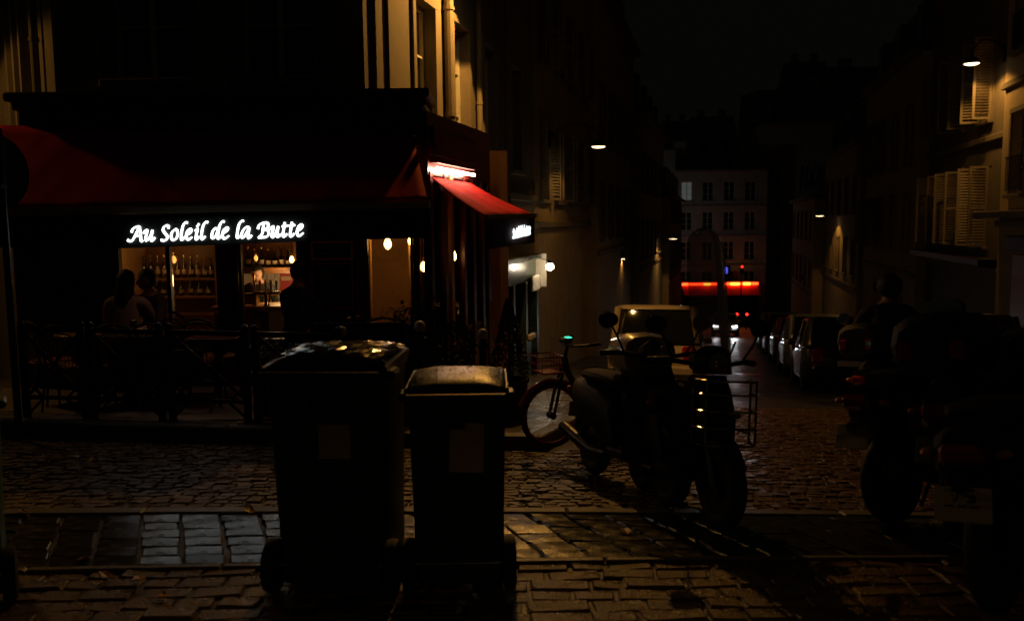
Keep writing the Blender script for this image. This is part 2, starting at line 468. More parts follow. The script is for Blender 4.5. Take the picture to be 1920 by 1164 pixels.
def sett_mesh(name, lx, ly, h, seed):
    rnd = random.Random(seed); mb = MB()
    j = lambda a: a * rnd.uniform(-1, 1)
    bt = [(-lx / 2 + j(.006), -ly / 2 + j(.004), -h), (lx / 2 + j(.006), -ly / 2 + j(.004), -h), (lx / 2 + j(.006), ly / 2 + j(.004), -h), (-lx / 2 + j(.006), ly / 2 + j(.004), -h)]
    sh = [(x * 1.0, y * 1.0, -0.010 + j(.002)) for x, y, z in bt]
    tp = [(x * .93 + j(.003), y * .86 + j(.003), j(.003)) for x, y, z in bt]
    mb.add(bt + sh + tp, [(0, 1, 5, 4), (1, 2, 6, 5), (2, 3, 7, 6), (3, 0, 4, 7), (4, 5, 9, 8), (5, 6, 10, 9), (6, 7, 11, 10), (7, 4, 8, 11), (8, 9, 10, 11)])
    return mb
def sett_frame(p, yaw, tx, ty, dz=0):
    return Matrix.Translation((p.x, p.y, ground(p.x, p.y) + dz)) @ Matrix.Rotation(yaw, 4, 'Z') @ Matrix.Rotation(tx, 4, 'X') @ Matrix.Rotation(ty, 4, 'Y')
def slope_at(p, d):
    e = 0.02
    return (ground(p.x + d.x * e, p.y + d.y * e) - ground(p.x - d.x * e, p.y - d.y * e)) / (2 * e)

setts = []          # (distance, matrix, variant)
SV = []
for k in range(8):
    lx = [0.20, 0.15, 0.235, 0.19, 0.14, 0.215, 0.175, 0.26][k]
    SV.append((sett_mesh('sett', lx, 0.1, 0.09, 100 + k), lx))
for k in range(8):
    lx = [0.10, 0.085, 0.115, 0.092, 0.105, 0.08, 0.098, 0.12][k]
    SV.append((sett_mesh('sett', lx, 0.084, 0.07, 300 + k), lx))
rnd = random.Random(11)
yawW = math.atan2(W.y, W.x)
ROWS = []
row = 0
o_near = gl0
rowp = 0.108
def lay(row_off, xmin, xmax, lim, k0=0):
    x = xmin + rnd.uniform(0, 0.2)
    while x < xmax:
        k = k0 + rnd.randrange(8); L = SV[k][1]
        p = gl0 + W * (x + L / 2) + N * (row_off + rnd.uniform(-.008, .008))
        x += L + rnd.uniform(.008, .02)
        if lim(p):
            tx = math.atan(slope_at(p, N)) + rnd.gauss(0, .026); ty = -math.atan(slope_at(p, W)) + rnd.gauss(0, .025)
            setts.append((p.y, sett_frame(p, yawW + rnd.gauss(0, .04), tx, ty, rnd.gauss(0, .0035)), k))
def in_view(p):
    return p.y > 2.3 and abs(p.x) < 0.66 * p.y + 0.3
r0 = -0.09
while r0 > -2.0:
    lay(r0, -5, 5, in_view); r0 -= rowp
KN = Vector((-KD.y, KD.x, 0))
def front_ok(p):
    return in_view(p) and ((p - kA).dot(KN) < -0.05 or (p - kB).dot(V) > 0.25)
r0 = band + 0.21
while r0 < 13.5:
    lay(r0, -9, 11, lambda p: front_ok(p) and p.y < 12.5 and (p - kB).dot(V) < 7.4, 8)
    r0 += .09
setts.sort(key=lambda e: e[0])
shared = []
for mb, L in SV:
    me = bpy.data.meshes.new('sett'); me.from_pydata([tuple(v) for v in mb.v], [], mb.f); me.materials.append(M_stone); me.update(); shared.append(me)
for (d, M, k) in setts[:290]:
    o = bpy.data.objects.new('sett', shared[k]); COL.objects.link(o); o.parent = road; o.matrix_local = M
rest = MB()
for (d, M, k) in setts[290:]:
    rest.add(SV[k][0].v, SV[k][0].f, M)
rest.build('setts_beyond', M_stone, road, kind='stuff')

# the stone gutter crossing the foreground
gut = MB()
a, b = gl0 - W * 7, gl0 + W * 8
n_ = 60
for i in range(n_ + 1):
    p = a.lerp(b, i / n_)
    for t_ in (-0.06, band + 0.16):
        q = p + N * t_
        gut.v.append(Vector((q.x, q.y, ground(q.x, q.y) - 0.006)))
for i in range(n_): gut.f.append([2 * i, 2 * i + 2, 2 * i + 3, 2 * i + 1])
gutter = struct(gut.build('gutter', M_mortar))
GV = []
nr = max(4, int(band / 0.122))
for k in range(6):
    lx = [0.185, 0.175, 0.19, 0.18, 0.17, 0.188][k]
    gm = sett_mesh('gutter_stone', lx * 1.07, band / nr * [.97, .95, .98, .96, .975, .94][k], 0.09, 200 + k)
    for v_ in gm.v: v_.x += v_.y * Q.dot(W) / Q.dot(N)
    GV.append(gm)
gshared = []
for mb in GV:
    me = bpy.data.meshes.new('gutter_stone'); me.from_pydata([tuple(v) for v in mb.v], [], mb.f); me.materials.append(M_gutter); me.update(); gshared.append(me)
nr = max(4, int(band / 0.122))
gl = []
for c_ in range(-26, 30):
    for r_ in range(nr):
        f_ = (r_ + 0.5) / nr
        p = gl0 + W * (c_ * 0.215) + Qs * f_
        if not in_view(p): continue
        tx = math.atan(slope_at(p, N)) * .4 + rnd.gauss(0, .026); ty = -math.atan(slope_at(p, W)) * .5 + rnd.gauss(0, .02)
        gl.append((p.y, sett_frame(p, yawW, tx, ty, rnd.gauss(.004, .003)), rnd.randrange(6)))
gl.sort(key=lambda e: e[0])
for (d, M, k) in gl[:290]:
    o = bpy.data.objects.new('gutter_stone', gshared[k]); COL.objects.link(o); o.parent = gutter; o.matrix_local = M
if len(gl) > 290:
    rest = MB()
    for (d, M, k) in gl[290:]: rest.add(GV[k].v, GV[k].f, M)
    rest.build('gutter_stones_beyond', M_gutter, gutter, kind='stuff')
for off, wd, L0 in ((-0.035, 0.05, 0.9), (band + 0.075, 0.11, 0.8)):
    x = -6.0
    while x < 7:
        p = gl0 + W * (x + L0 / 2) + N * off
        if in_view(p + V * 0.4) or in_view(p - V * 0.4):
            mb = MB().box((0, 0, -0.04), (L0 - 0.008, wd, 0.1), bev=0.008)
            o = mb.build('edging_stone', M_edge, gutter)
            o.matrix_local = sett_frame(p, yawW, math.atan(slope_at(p, N)), -math.atan(slope_at(p, W)), 0.003)
        x += L0

# pavement along the café and down the left of the street
KH = 0.12
m = MB()
offs = [-9.5, -7, -5, -4, -3, -2, -1.2, -0.6, -0.2, -0.0]
rows = [0.0, 0.15, 0.4, 0.8, 1.3, 2, 3, 4.5, 6.5, 9, 13, 18, 26, 40, 60, 78]
kin = 0.16
for r_ in rows:
    for o_ in offs:
        base = kB + V * (o_ - kin)
        # slide along U until the front kerb line
        dd = ((kA + KN * kin) - base).dot(KN) / U.dot(KN)
        p = base + U * (dd + r_)
        m.v.append(Vector((p.x, p.y, ground(p.x, p.y) + KH)))
no = len(offs)
for i in range(len(rows) - 1):
    for j in range(no - 1):
        m.f.append([i * no + j, i * no + j + 1, (i + 1) * no + j + 1, (i + 1) * no + j])
pavement = struct(m.build('pavement', M_pave, smooth=True, sharp=60))
def kerb_run(a, d, L, parent, inward):
    x = 0
    while x < L:
        ln = 0.95
        p = a + d * (x + ln / 2) + inward * (kin / 2)
        x += ln
        yaw = math.atan2(d.y, d.x)
        sl = math.atan(slope_at(p, d)); n2 = Vector((-d.y, d.x, 0))
        mb = MB().box((0, 0, KH / 2 - 0.09), (ln - 0.008, kin, KH + 0.19), bev=0.012)
        o = mb.build('kerb_stone', M_edge, parent)
        o.matrix_local = Matrix.Translation((p.x, p.y, ground(p.x, p.y) + 0.006)) @ Matrix.Rotation(yaw, 4, 'Z') @ Matrix.Rotation(-sl, 4, 'Y')
kerb_run(kB - KD * 8.55, KD, 8.5, pavement, KN)
kerb_run(kB.copy(), U, 38, pavement, -V)

# right-hand pavement
RC = 8.3     # distance of the right façades from the kerb line of the café side
m = MB()
rows2 = [-8, -4, 0, 3, 6, 10, 15, 22, 32, 45, 60, 78]
for r_ in rows2:
    for o_ in (RC - 2.1, RC - 1.0, RC + 0.3):
        p = kB + U * r_ + V * o_
        m.v.append(Vector((p.x, p.y, ground(p.x, p.y) + KH)))
for i in range(len(rows2) - 1):
    for j in range(2):
        m.f.append([i * 3 + j, i * 3 + j + 1, (i + 1) * 3 + j + 1, (i + 1) * 3 + j])
pave_r = struct(m.build('far_pavement', M_pave, smooth=True, sharp=60))
kerb_run(kB + V * (RC - 2.1) + U * (-2), U, 40, pave_r, V)

# raised terrace floor in front of the café
TZ = -0.27
m = MB()
tp = [Vector((-6.6, 8.12, 0)), Vector((P(760, 700, 8.12).x, 8.12, 0)), Vector((P(760, 700, 8.12).x + .4, 9.86, 0)), Vector((-6.6, 9.86, 0))]
m.slab([(p.x, p.y, TZ - 0.45) for p in tp], (0, 0, 0.45))
terrace = struct(m.build('terrace_floor', M_terrace))

# fallen leaves
def leaf_mesh(seed):
    r_ = random.Random(seed); mb = MB(); n = 7
    ctr = []; L = []; Rr = []
    for i in range(n):
        t = i / (n - 1); w = math.sin(math.pi * min(1, t * 1.02 + .02)) ** 0.8 * 0.028 * (1 + .25 * math.sin(9 * t + seed))
        z = 0.006 + 0.012 * math.sin(t * 3 + seed) * t
        ctr.append(Vector((t * 0.085 - .04, 0, z))); L.append(Vector((t * .085 - .045, w, z + .008))); Rr.append(Vector((t * .085 - .045, -w, z + .005)))
    for i in range(n - 1):
        mb.add([ctr[i], ctr[i + 1], L[i + 1], L[i]], [(0, 1, 2, 3)]); mb.add([ctr[i], ctr[i + 1], Rr[i + 1], Rr[i]], [(3, 2, 1, 0)])
    mb.tube([(-.075, 0, .004), (-.04, 0, .006)], .0018, 5)
    return mb
for k, (px, py, sc_, lab) in enumerate([
        (261, 1088, 1.0, 'bright orange fallen leaf on the setts just below the gutter'),
        (140, 855, 1.3, 'reddish fallen leaf lying in the road near the barriers'),
        (168, 862, .9, 'small orange fallen leaf beside the reddish one near the barriers'),
        (45, 962, 1.2, 'orange fallen leaf at the upper edge of the gutter, far left'),
        (305, 1117, .8, 'small yellow fallen leaf below the bright orange leaf'),
        (468, 958, 1.0, 'orange fallen leaf beside the green bin at the gutter edge'),
        (197, 1080, .9, 'brown fallen leaf left of the bright orange leaf'),
        (1173, 998, 1.0, 'curled orange leaf lying on the gutter before the scooter wheel'),
        (155, 1048, .8, 'yellow leaf caught in the left gutter stones')]):
    p = G(px, py, 0.012)
    o = leaf_mesh(k).build('fallen_leaf', M_fallen)
    o.location = p; o.rotation_euler = (rnd.uniform(-.3, .3) + .25, rnd.uniform(-.3, .3), rnd.uniform(0, 6)); o.scale = (sc_,) * 3
    tag(o, lab, 'leaf', 'fallen leaves')

# ================================================================== HOUSES
def wall_with_holes(L, z0, z1, holes, depth=0.2, back=8.0):
    xs = sorted(set([0, L] + [h[0] for h in holes] + [h[1] for h in holes]))
    zs = sorted(set([z0, z1] + [h[2] for h in holes] + [h[3] for h in holes]))
    mb = MB()
    for i in range(len(xs) - 1):
        for j in range(len(zs) - 1):
            cx, cz = (xs[i] + xs[i + 1]) / 2, (zs[j] + zs[j + 1]) / 2
            if any(h[0] < cx < h[1] and h[2] < cz < h[3] for h in holes): continue
            mb.add([(xs[i], 0, zs[j]), (xs[i + 1], 0, zs[j]), (xs[i + 1], 0, zs[j + 1]), (xs[i], 0, zs[j + 1])], [(0, 1, 2, 3)])
    for (a, b, c, d) in [h[:4] for h in holes]:
        mb.add([(a, 0, c), (a, depth, c), (a, depth, d), (a, 0, d)], [(0, 1, 2, 3)])
        mb.add([(b, 0, c), (b, depth, c), (b, depth, d), (b, 0, d)], [(3, 2, 1, 0)])
        mb.add([(a, 0, c), (b, 0, c), (b, depth, c), (a, depth, c)], [(0, 1, 2, 3)])
        mb.add([(a, 0, d), (b, 0, d), (b, depth, d), (a, depth, d)], [(3, 2, 1, 0)])
    mb.add([(0, 0, z0), (0, back, z0), (0, back, z1), (0, 0, z1)], [(0, 1, 2, 3)])
    mb.add([(L, 0, z0), (L, back, z0), (L, back, z1), (L, 0, z1)], [(3, 2, 1, 0)])
    mb.add([(0, back, z0), (L, back, z0), (L, back, z1), (0, back, z1)], [(3, 2, 1, 0)])
    mb.add([(0, 0, z1), (L, 0, z1), (L, back, z1), (0, back, z1)], [(0, 1, 2, 3)])
    return mb
def window(root, a, b, c, d, depth=0.2, pane=None, surround=True, frame=None, trim=None, sill=True, bars=2):
    fr = MB(); t = 0.055; y = depth - 0.03
    w = b - a; h = d - c
    fr.box(((a + b) / 2, y, c + t / 2), (w, .06, t)); fr.box(((a + b) / 2, y, d - t / 2), (w, .06, t))
    fr.box((a + t / 2, y, (c + d) / 2), (t, .06, h - 2 * t)); fr.box((b - t / 2, y, (c + d) / 2), (t, .06, h - 2 * t))
    fr.box(((a + b) / 2, y - .005, (c + d) / 2), (.07, .06, h - 2 * t))
    for i in range(1, bars + 1):
        z = c + h * i / (bars + 1)
        for x0, x1 in ((a + t, (a + b) / 2 - .035), ((a + b) / 2 + .035, b - t)):
            fr.box(((x0 + x1) / 2, y, z), (x1 - x0, .04, .03))
    f = fr.build('window', frame or M_winfr, root)
    for x0, x1 in ((a + t, (a + b) / 2 - .035), ((a + b) / 2 + .035, b - t)):
        pn = MB().box(((x0 + x1) / 2, depth + .005, (c + d) / 2), (x1 - x0, .012, h - 2 * t))
        pn.build('pane', pane or M_pane, f)
    if sill:
        MB().box(((a + b) / 2, -.05, c - .05), (w + .24, .16, .09), bev=.012).build('sill', trim or M_trim, f)
    if surround:
        s_ = MB(); k = .11
        s_.box((a - k / 2, -.02, (c + d) / 2), (k, .05, h)); s_.box((b + k / 2, -.02, (c + d) / 2), (k, .05, h))
        s_.box(((a + b) / 2, -.022, d + k / 2), (w + 2 * k + .04, .056, k))
        s_.build('surround', trim or M_trim, f)
    return f
def shutter(root, x, w, c, d, ang, side, m=None):
    """hinged at x, opening towards side (-1 left, +1 right), ang from closed"""
    mb = MB(); t = .06; h = d - c
    mb.box((w / 2, 0, h - t / 2), (w, .04, t)); mb.box((w / 2, 0, t / 2), (w, .04, t)); mb.box((w / 2, 0, h * .5), (w, .04, t))
    mb.box((t / 2, 0, h / 2), (t, .042, h - .01)); mb.box((w - t / 2, 0, h / 2), (t, .042, h - .01))
    n = int((h - .2) / .075)
    for i in range(n):
        z = .1 + (h - .2) * (i + .5) / n
        if abs(z - h / 2) < .06: continue
        mb.box((w / 2, 0, z), (w - 2 * t, .012, .055), rot=Euler((.7, 0, 0)))
    o = mb.build('shutter', m or M_shut, root)
    o.location = (x, -.05, c); o.scale = (side, 1, 1)
    o.rotation_euler = (0, 0, -ang * side)
    return o
def house(name, label, p0, p1, zb, ztop, wall_m, holes, cat='house', storeys=(), roof=2.6, back=7.0, opts=None, chim=2, group=None, drop=4.0):
    opts = opts or {}
    p0 = Vector((p0.x, p0.y, 0)); p1 = Vector((p1.x, p1.y, 0)); d = p1 - p0; L = d.length
    root = thing(name, label, cat, (p0.x, p0.y, zb), math.atan2(d.y, d.x), group)
    H = ztop - zb
    wall_with_holes(L, -drop, H, holes, back=back).build('wall', wall_m, root)
    for i, h in enumerate(holes):
        o_ = h[4] if len(h) > 4 else {}
        f = window(root, *h[:4], pane=o_.get('pane'), surround=o_.get('surround', True), bars=o_.get('bars', 2))
        if o_.get('shut'):
            w = (h[1] - h[0]) / 2
            shutter(root, h[0] - .02, w, h[2], h[3], R(o_['shut']), 1)
            shutter(root, h[1] + .02, w, h[2], h[3], R(o_['shut']), -1)
        if o_.get('rail'):
            rl = MB(); z0, z1 = h[2] - .0, h[2] + .85
            rl.bar((h[0] - .06, -.1, z1), (h[1] + .06, -.1, z1), .035); rl.bar((h[0] - .06, -.1, z0 + .1), (h[1] + .06, -.1, z0 + .1), .025)
            x = h[0]
            while x < h[1]:
                rl.bar((x, -.1, z0 + .1), (x, -.1, z1), .016); x += .11
            rl.build('railing', M_iron, root)
    for z in storeys:
        MB().box((L / 2, -.05, z), (L - .01, .1, .16), bev=.02).build('string_course', M_trim, root)
    MB().box((L / 2, -.14, H + .1), (L - .01, .36, .26), bev=.04).build('cornice', M_trim, root)
    if roof:
        mb = MB(); zz = H + .23
        mb.hexa([(0.01, .1, zz), (L - .01, .1, zz), (L - .01, back, zz), (0.01, back, zz)], [(0.01, 1.2, zz + roof), (L - .01, 1.2, zz + roof), (L - .01, back - 1.1, zz + roof + .4), (0.01, back - 1.1, zz + roof + .4)])
        rf = mb.build('roof', M_zinc, root)
        for k in range(chim):
            x = L * (k + .5) / chim + .6 * math.sin(k * 3 + L)
            c = MB().box((x, back * .5, zz + roof + .9), (1.3, .5, 2.2)); c.build('chimney', M_stucco3, rf)
            for q in range(3):
                MB().cyl((x - .4 + q * .4, back * .5, zz + roof + 1.95), (x - .4 + q * .4, back * .5, zz + roof + 2.4), .1, 8).build('chimney_pot', M_pot, rf)
        nb = max(1, int(L / 3.2))
        for k in range(nb):
            x = L * (k + .5) / nb
            dm = MB().box((x, .75, zz + 1.0), (1.1, 1.0, 1.5)).build('dormer', M_zinc, rf)
            MB().box((x, .235, zz + 1.0), (.8, .02, 1.15)).build('dormer_pane', M_pane, rf)
    return root
def pipe(root, x, z0, z1, r=.05, y=-.09, m=None):
    mb = MB().cyl((x, y, z0), (x, y, z1), r, 10)
    z = z0 + .6
    while z < z1:
        mb.cyl((x, y, z), (x, y, z + .05), r * 1.25, 10); z += 1.6
    return mb.build('downpipe', m or M_trim, root)
def grid_holes(L, bays, floors, w, h, opt=None, jit=0):
    out = []
    for (z) in floors:
        for b in range(bays):
            x = L * (b + .5) / bays
            o_ = dict(opt or {})
            out.append((x - w / 2, x + w / 2, z, z + h, o_))
    return out

# ---- the corner house over the café: front, right flank and left flank
FY = 10.5                                             # upper front wall
cl = Vector((P(100, 100, FY).x, FY, 0)); cr = C0.copy()
ZF = -0.65                                            # floor inside the café
corner = thing('corner_house', 'unlit corner house above the café, its side walls lit amber', 'house', (0, 0, 0))
TOPZ = 13.0
def sub_front(p0, p1, holes, wm, name='wall', z0=2.35, back=0.3, mk=True):
    """one façade of the corner house, as parts in world space"""
    d = p1 - p0; L = d.length
    M = Matrix.Translation((p0.x, p0.y, 0)) @ Matrix.Rotation(math.atan2(d.y, d.x), 4, 'Z')
    mb = wall_with_holes(L, z0, TOPZ, holes, back=back)
    o = mb.build(name, wm, corner); o.matrix_local = M
    for h in holes:
        o_ = h[4] if len(h) > 4 else {}
        f = window(corner, *h[:4]); f.matrix_local = M
    return M, L
LFL = (cl + Vector((-0.62, 0.78, 0)) * 7.0)
holesF = [(.7, 1.6, 3.35, 5.3), (2.25, 3.15, 3.35, 5.3), (.7, 1.6, 6.6, 8.5), (2.25, 3.15, 6.6, 8.5), (.7, 1.6, 9.6, 11.4), (2.25, 3.15, 9.6, 11.4)]
MF, LF = sub_front(cl, cr, holesF, M_stucco3)
flank_end = C0 + U * 3.0
MR, LR = sub_front(C0 + U * 0.002, flank_end, [(1.75, 2.6, 2.62, 4.75), (1.75, 2.6, 6.4, 8.3), (1.75, 2.6, 9.5, 11.3)], M_stucco)
ML, LL = sub_front(LFL, cl, [(5.05, 5.85, 2.9, 4.75), (2.2, 3.0, 2.9, 4.75), (5.05, 5.85, 6.4, 8.3)], M_stucco, z0=-2.0)
# quoins, downpipes and cornice of the flank
o = pipe(corner, .5, 2.5, 11.5, .045); o.matrix_local = MR
o = pipe(corner, 6.35, -1.5, 11.5, .05); o.matrix_local = ML
for k_ in range(2):
    o = MB().box((4.6 - k_ * .55, -.03, 3.5), (.12, .07, 5.5)).build('pilaster', M_trim, corner); o.matrix_local = ML
for Mx, Lx in ((MF, LF), (MR, LR), (ML, LL)):
    o = MB().box((Lx / 2, -.16, TOPZ + .1), (Lx, .4, .26), bev=.04).build('cornice', M_trim, corner); o.matrix_local = Mx
mb = MB()
top = [cl, cr, flank_end, flank_end + Vector((-3, 4, 0)), LFL]
mb.slab([(p.x, p.y, TOPZ + .25) for p in top], (0, 0, 2.4)); mb.build('roof', M_zinc, corner)

# ---- houses stepping down the left of the street
def lh(t0, t1, o=0): return C0 + U * t0 + V * o, C0 + U * t1 + V * o
def gz(p): return ground(p.x, p.y)
a, b = lh(3.03, 9.6)
house('stepped_house', 'cream house with tall windows next down from the corner house', a, b, gz(a), 11.5, M_stucco,
      [(.5, 1.35, 3.85, 5.95), (2.3, 3.15, 3.85, 5.95), (4.3, 5.15, 3.85, 5.95), (.5, 1.35, 7.6, 9.4), (2.3, 3.15, 7.6, 9.4), (4.3, 5.15, 7.6, 9.4)],
      storeys=(3.3,), chim=2)
pr = [o for o in COL.objects if o.name == 'stepped_house'][0]
pipe(pr, .06, 2.2, 12, .075); pipe(pr, 1.75, 2.6, 12, .05); pipe(pr, 3.75, 2.6, 12, .045)
a, b = lh(9.62, 18)
house('plaster_house', 'ochre house behind the small lamp-lit shop, left of the street', a, b, gz(a), 10.0, M_stucco2,
      grid_holes(8.4, 4, (4.2, 7.4), .9, 1.8, {'shut': 150}), storeys=(3.6,), chim=2)
a, b = lh(18.02, 30, .28)
house('plaster_house', 'brown plaster house under the left bracket lamp', a, b, gz(a), 9.0, M_stucco2,
      grid_holes(11.9, 5, (4.0, 7.2), 1.0, 1.8), storeys=(3.5,), chim=3)
a, b = lh(30.02, 46, .6)
house('plaster_house', 'narrow dark house beyond the brown plaster house, left of the street', a, b, gz(a), 6.6, M_stucco3,
      grid_holes(15.9, 6, (4.0, 7.2), 1.0, 1.8), storeys=(3.5,), chim=3)
a, b = lh(46.02, 64, 1.0)
house('plaster_house', 'last house on the left before the crossing', a, b, gz(a), 3.2, M_stucco2,
      grid_holes(17.9, 6, (4.0, 7.2), 1.0, 1.8), storeys=(3.5,), chim=3)

# ---- houses on the right
RB = kB + V * RC
def rh(t0, t1, o=0): return RB + U * t1 - V * o, RB + U * t0 - V * o           # far end first so that they face the street
a, b = rh(4.0, 16.4, .12)
zb = gz(RB + U * 10)
h1 = house('street_house', 'dark stone house at the right edge with balcony and shop base', a, b, zb, 12.5, M_stucco2,
      [(x, x + 1.0, z, z + 1.9, {'rail': True}) for z in (3.9, 7.2, 10.4) for x in (.7, 2.7, 4.7, 6.7, 8.7)], storeys=(3.2, 6.5), chim=3, drop=5)
MB().box((3.5, -.3, 3.42), (7, .6, .16), bev=.02).build('balcony', M_trim, h1)
MB().box((2.6, -.06, 1.2), (2.2, .1, 2.6), bev=.01).build('shop_panel', M_wood, h1)
MB().box((5.6, -.06, 1.2), (2.2, .1, 2.6), bev=.01).build('shop_panel', M_wood, h1)
MB().box((4.1, -.12, 2.75), (5.6, .22, .34), bev=.02).build('shop_fascia', M_fascia, h1)
a, b = rh(16.42, 24.6)
zb = gz(RB + U * 20)
h2 = house('street_house', 'amber lit house with open louvred shutters under the right street lamp', a, b, zb, 10.6, M_stucco,
      [(x, x + .95, z, z + 2.1, {'shut': s_}) for z in (3.7, 7.0) for x, s_ in ((.8, 120), (3.3, 105), (5.9, 100))], storeys=(3.1, 6.5), chim=2, drop=5)
MB().box((4, -.25, 3.33), (8, .5, .2), bev=.02).build('balcony', M_fascia, h2)
a, b = rh(24.62, 36, .3)
zb = gz(RB + U * 29)
h3 = house('street_house', 'low ochre wall house lit amber above the parked motorbikes', a, b, zb, 7.2, M_stucco2,
      [(x, x + .95, z, z + 2.0, {'shut': 100 if x < 6 else 0}) for z in (4.2, 7.3) for x in (1.2, 3.9, 6.6, 9.2)] + [(x, x + .5, .9, 2.4, {}) for x in (6.2, 8.6)], storeys=(3.4,), chim=2, drop=5)
a, b = rh(36.02, 50, .5)
house('street_house', 'dark house in the middle of the right row, amber strips on its wall', a, b, gz(RB + U * 42), 5.2, M_stucco2,
      grid_holes(13.9, 5, (3.9, 7.0), 1.0, 1.8), storeys=(3.4,), chim=3, drop=5)
a, b = rh(50.02, 66, 1.1)
house('street_house', 'last house of the right row beside the crossing', a, b, gz(RB + U * 58), 3.0, M_stucco2,
      grid_holes(15.9, 5, (3.9, 7.0), 1.0, 1.8), storeys=(3.4,), chim=3, drop=5)

# ---- the pale block closing the street
EY = 88.0
ez = ground(P(1345, 600, EY).x, EY) + 0.2
eL = P(1262, 500, EY).x; eR = P(1436, 500, EY).x
EL = eR - eL
etop = P(1340, 322, EY).z
fl = [etop - ez - 2.9 - 3.05 * k for k in range(4)]
eh = []
lit = {(0, 0): M_litpane, (1, 2): None}
for k, z in enumerate(fl):
    for bq in range(4):
        x = EL * (bq + .62) / 4.4
        eh.append((x - .55, x + .55, z, z + 1.9, {'pane': M_litpane if (k, bq) == (0, 0) else None, 'surround': False}))
end = house('apartment_block', 'pale grey apartment block closing the bottom of the street', Vector((eL, EY, 0)), Vector((eR, EY, 0)), ez, etop, M_stucco3, eh, cat='building', storeys=tuple(z - .5 for z in fl), roof=0, back=9)
MB().box((EL * .3, 4, etop - ez + .9), (EL * .5, 3, 1.8)).build('roof_block', M_zinc, end)
MB().box((EL * .12, 3, etop - ez + 1.6), (1.3, .7, 3.4)).build('chimney', M_stucco3, end)
# its neighbours
dl = P(1085, 500, EY - 2).x
house('apartment_block', 'dark block left of the pale block at the crossing', Vector((dl, EY - 1, 0)), Vector((eL - .05, EY - 1, 0)), ez, etop + 2.0, M_stucco3,
      grid_holes(eL - dl, 3, (5, 8.2, 11.4), 1.1, 1.9, {'surround': False}), cat='building', roof=0, back=9)
house('apartment_block', 'taller dark block right of the pale block at the crossing', Vector((eR + .05, EY + 3, 0)), Vector((eR + 26, EY + 3, 0)), ez, etop + 5, M_stucco2,
      grid_holes(26, 8, (5, 8.2, 11.4, 14.5), 1.1, 1.9, {'surround': False}), cat='building', roof=3.5, back=9)
# roofs further away, dark against the sky
for k, (x0, x1, y0, Yd, lab) in enumerate(((1180, 1245, 232, 120, 'dark distant roof block, leftmost on the skyline'), (1246, 1300, 222, 130, 'dark distant roof block left of the tall chimneys'),
        (1301, 1383, 214, 140, 'dark distant roof block with twin chimneys in the skyline middle'), (1384, 1500, 262, 135, 'low dark roof block right of the twin chimneys'),
        (1486, 1560, 108, 110, 'tall dark block on the right of the skyline'), (1561, 1720, 118, 112, 'tall dark block at the far right of the skyline'))):
    A = P(x0, y0, Yd); B = P(x1, y0, Yd)
    w_ = B.x - A.x
    root = thing('distant_block', lab, 'building', (A.x, Yd, ez - 8))
    hh = A.z - ez + 8
    wall_with_holes(w_, 0, hh - 3, grid_holes(w_, max(1, int(w_ / 2.6)), (hh - 6.2, hh - 9.5), 1.0, 1.8), back=6).build('wall', M_stucco3, root)
    for h in grid_holes(w_, max(1, int(w_ / 2.6)), (hh - 6.2, hh - 9.5), 1.0, 1.8):
        MB().box(((h[0] + h[1]) / 2, .2, (h[2] + h[3]) / 2), (1.0, .03, 1.8)).build('window', M_pane, root)
    rf = MB().hexa([(0, 0, hh - 3), (w_, 0, hh - 3), (w_, 6, hh - 3), (0, 6, hh - 3)], [(.3, 1.5, hh - .3), (w_ - .3, 1.5, hh - .3), (w_ - .3, 4.5, hh), (.3, 4.5, hh)]).build('roof', M_zinc, root)
    for q in range(2):
        MB().box((w_ * (.25 + .5 * q), 3, hh + .2), (w_ * .16, .6, 1.6)).build('chimney', M_stucco3, rf)

# ================================================================== STREET LAMPS
def wall_lamp(label, head, wall, power, spot=134, lens=1.0, blend=.12, color=WARM, size=.12, tilt=(0, 0)):
    root = thing('street_lamp', label, 'street lamp', head)
    w = Vector(wall) - Vector(head)
    MB().lathe([(.03, .16), (.12, .13), (.26 * lens, .03), (.275 * lens, -.015), (.27 * lens, -.02), (.25 * lens, .02), (.05, .06)], 20).build('hood', M_iron, root, smooth=True)
    MB().lathe([(.02, .028), (.235 * lens, .012), (.20 * lens, -.028), (.10, -.045), (.005, -.05)], 20).build('lens', M_lamp, root, smooth=True)
    mb = MB(); mb.tube(spline([(0, 0, .15), (0, 0, .3), w * .3 + Vector((0, 0, .48)), w * .75 + Vector((0, 0, .3)), w], 4), .022, 8)
    mb.build('bracket', M_iron, root, smooth=True)
    d = w.normalized()
    MB().box(w, (.12, .12, .4), rot=Matrix.Rotation(math.atan2(d.y, d.x), 3, 'Z'), bev=.01).build('wall_plate', M_iron, root)
    h = Vector(head)
    l = lamp('street_lamp_light', 'SPOT', (h.x, h.y, h.z - .09), power, color, size, aim=(h.x + tilt[0], h.y + tilt[1], h.z - 5), spot=R(spot), blend=blend)
    return root
h_ = C0 + U * 3.1 + V * 1.05
w_ = C0 + U * 3.1 + V * .05
PW = 1.0
wall_lamp('street lamp high on the cream house wall, above the picture', (h_.x, h_.y, 5.55), (w_.x, w_.y, 5.75), 430 * PW, spot=116, blend=.06, size=.05, tilt=tuple(-U.xy * 1.3 - V.xy * 1.5))
h_ = Vector((-8.6, 10.75, 4.75))
wl = LFL + (cl - LFL) * .25
wall_lamp('street lamp in the side lane left of the café, out of view', h_, (wl.x, wl.y, 4.95), 95 * PW, spot=164)
h_ = P(1822, 119, 21.9)
w_ = RB + U * ((h_ - RB).dot(U)); w_.z = h_.z + .2
wall_lamp('street lamp on a bracket by the louvred shutters, right of the street', h_, w_, 140 * PW, spot=150, blend=.25, lens=.8)
h_ = P(1122, 274, 21.0)
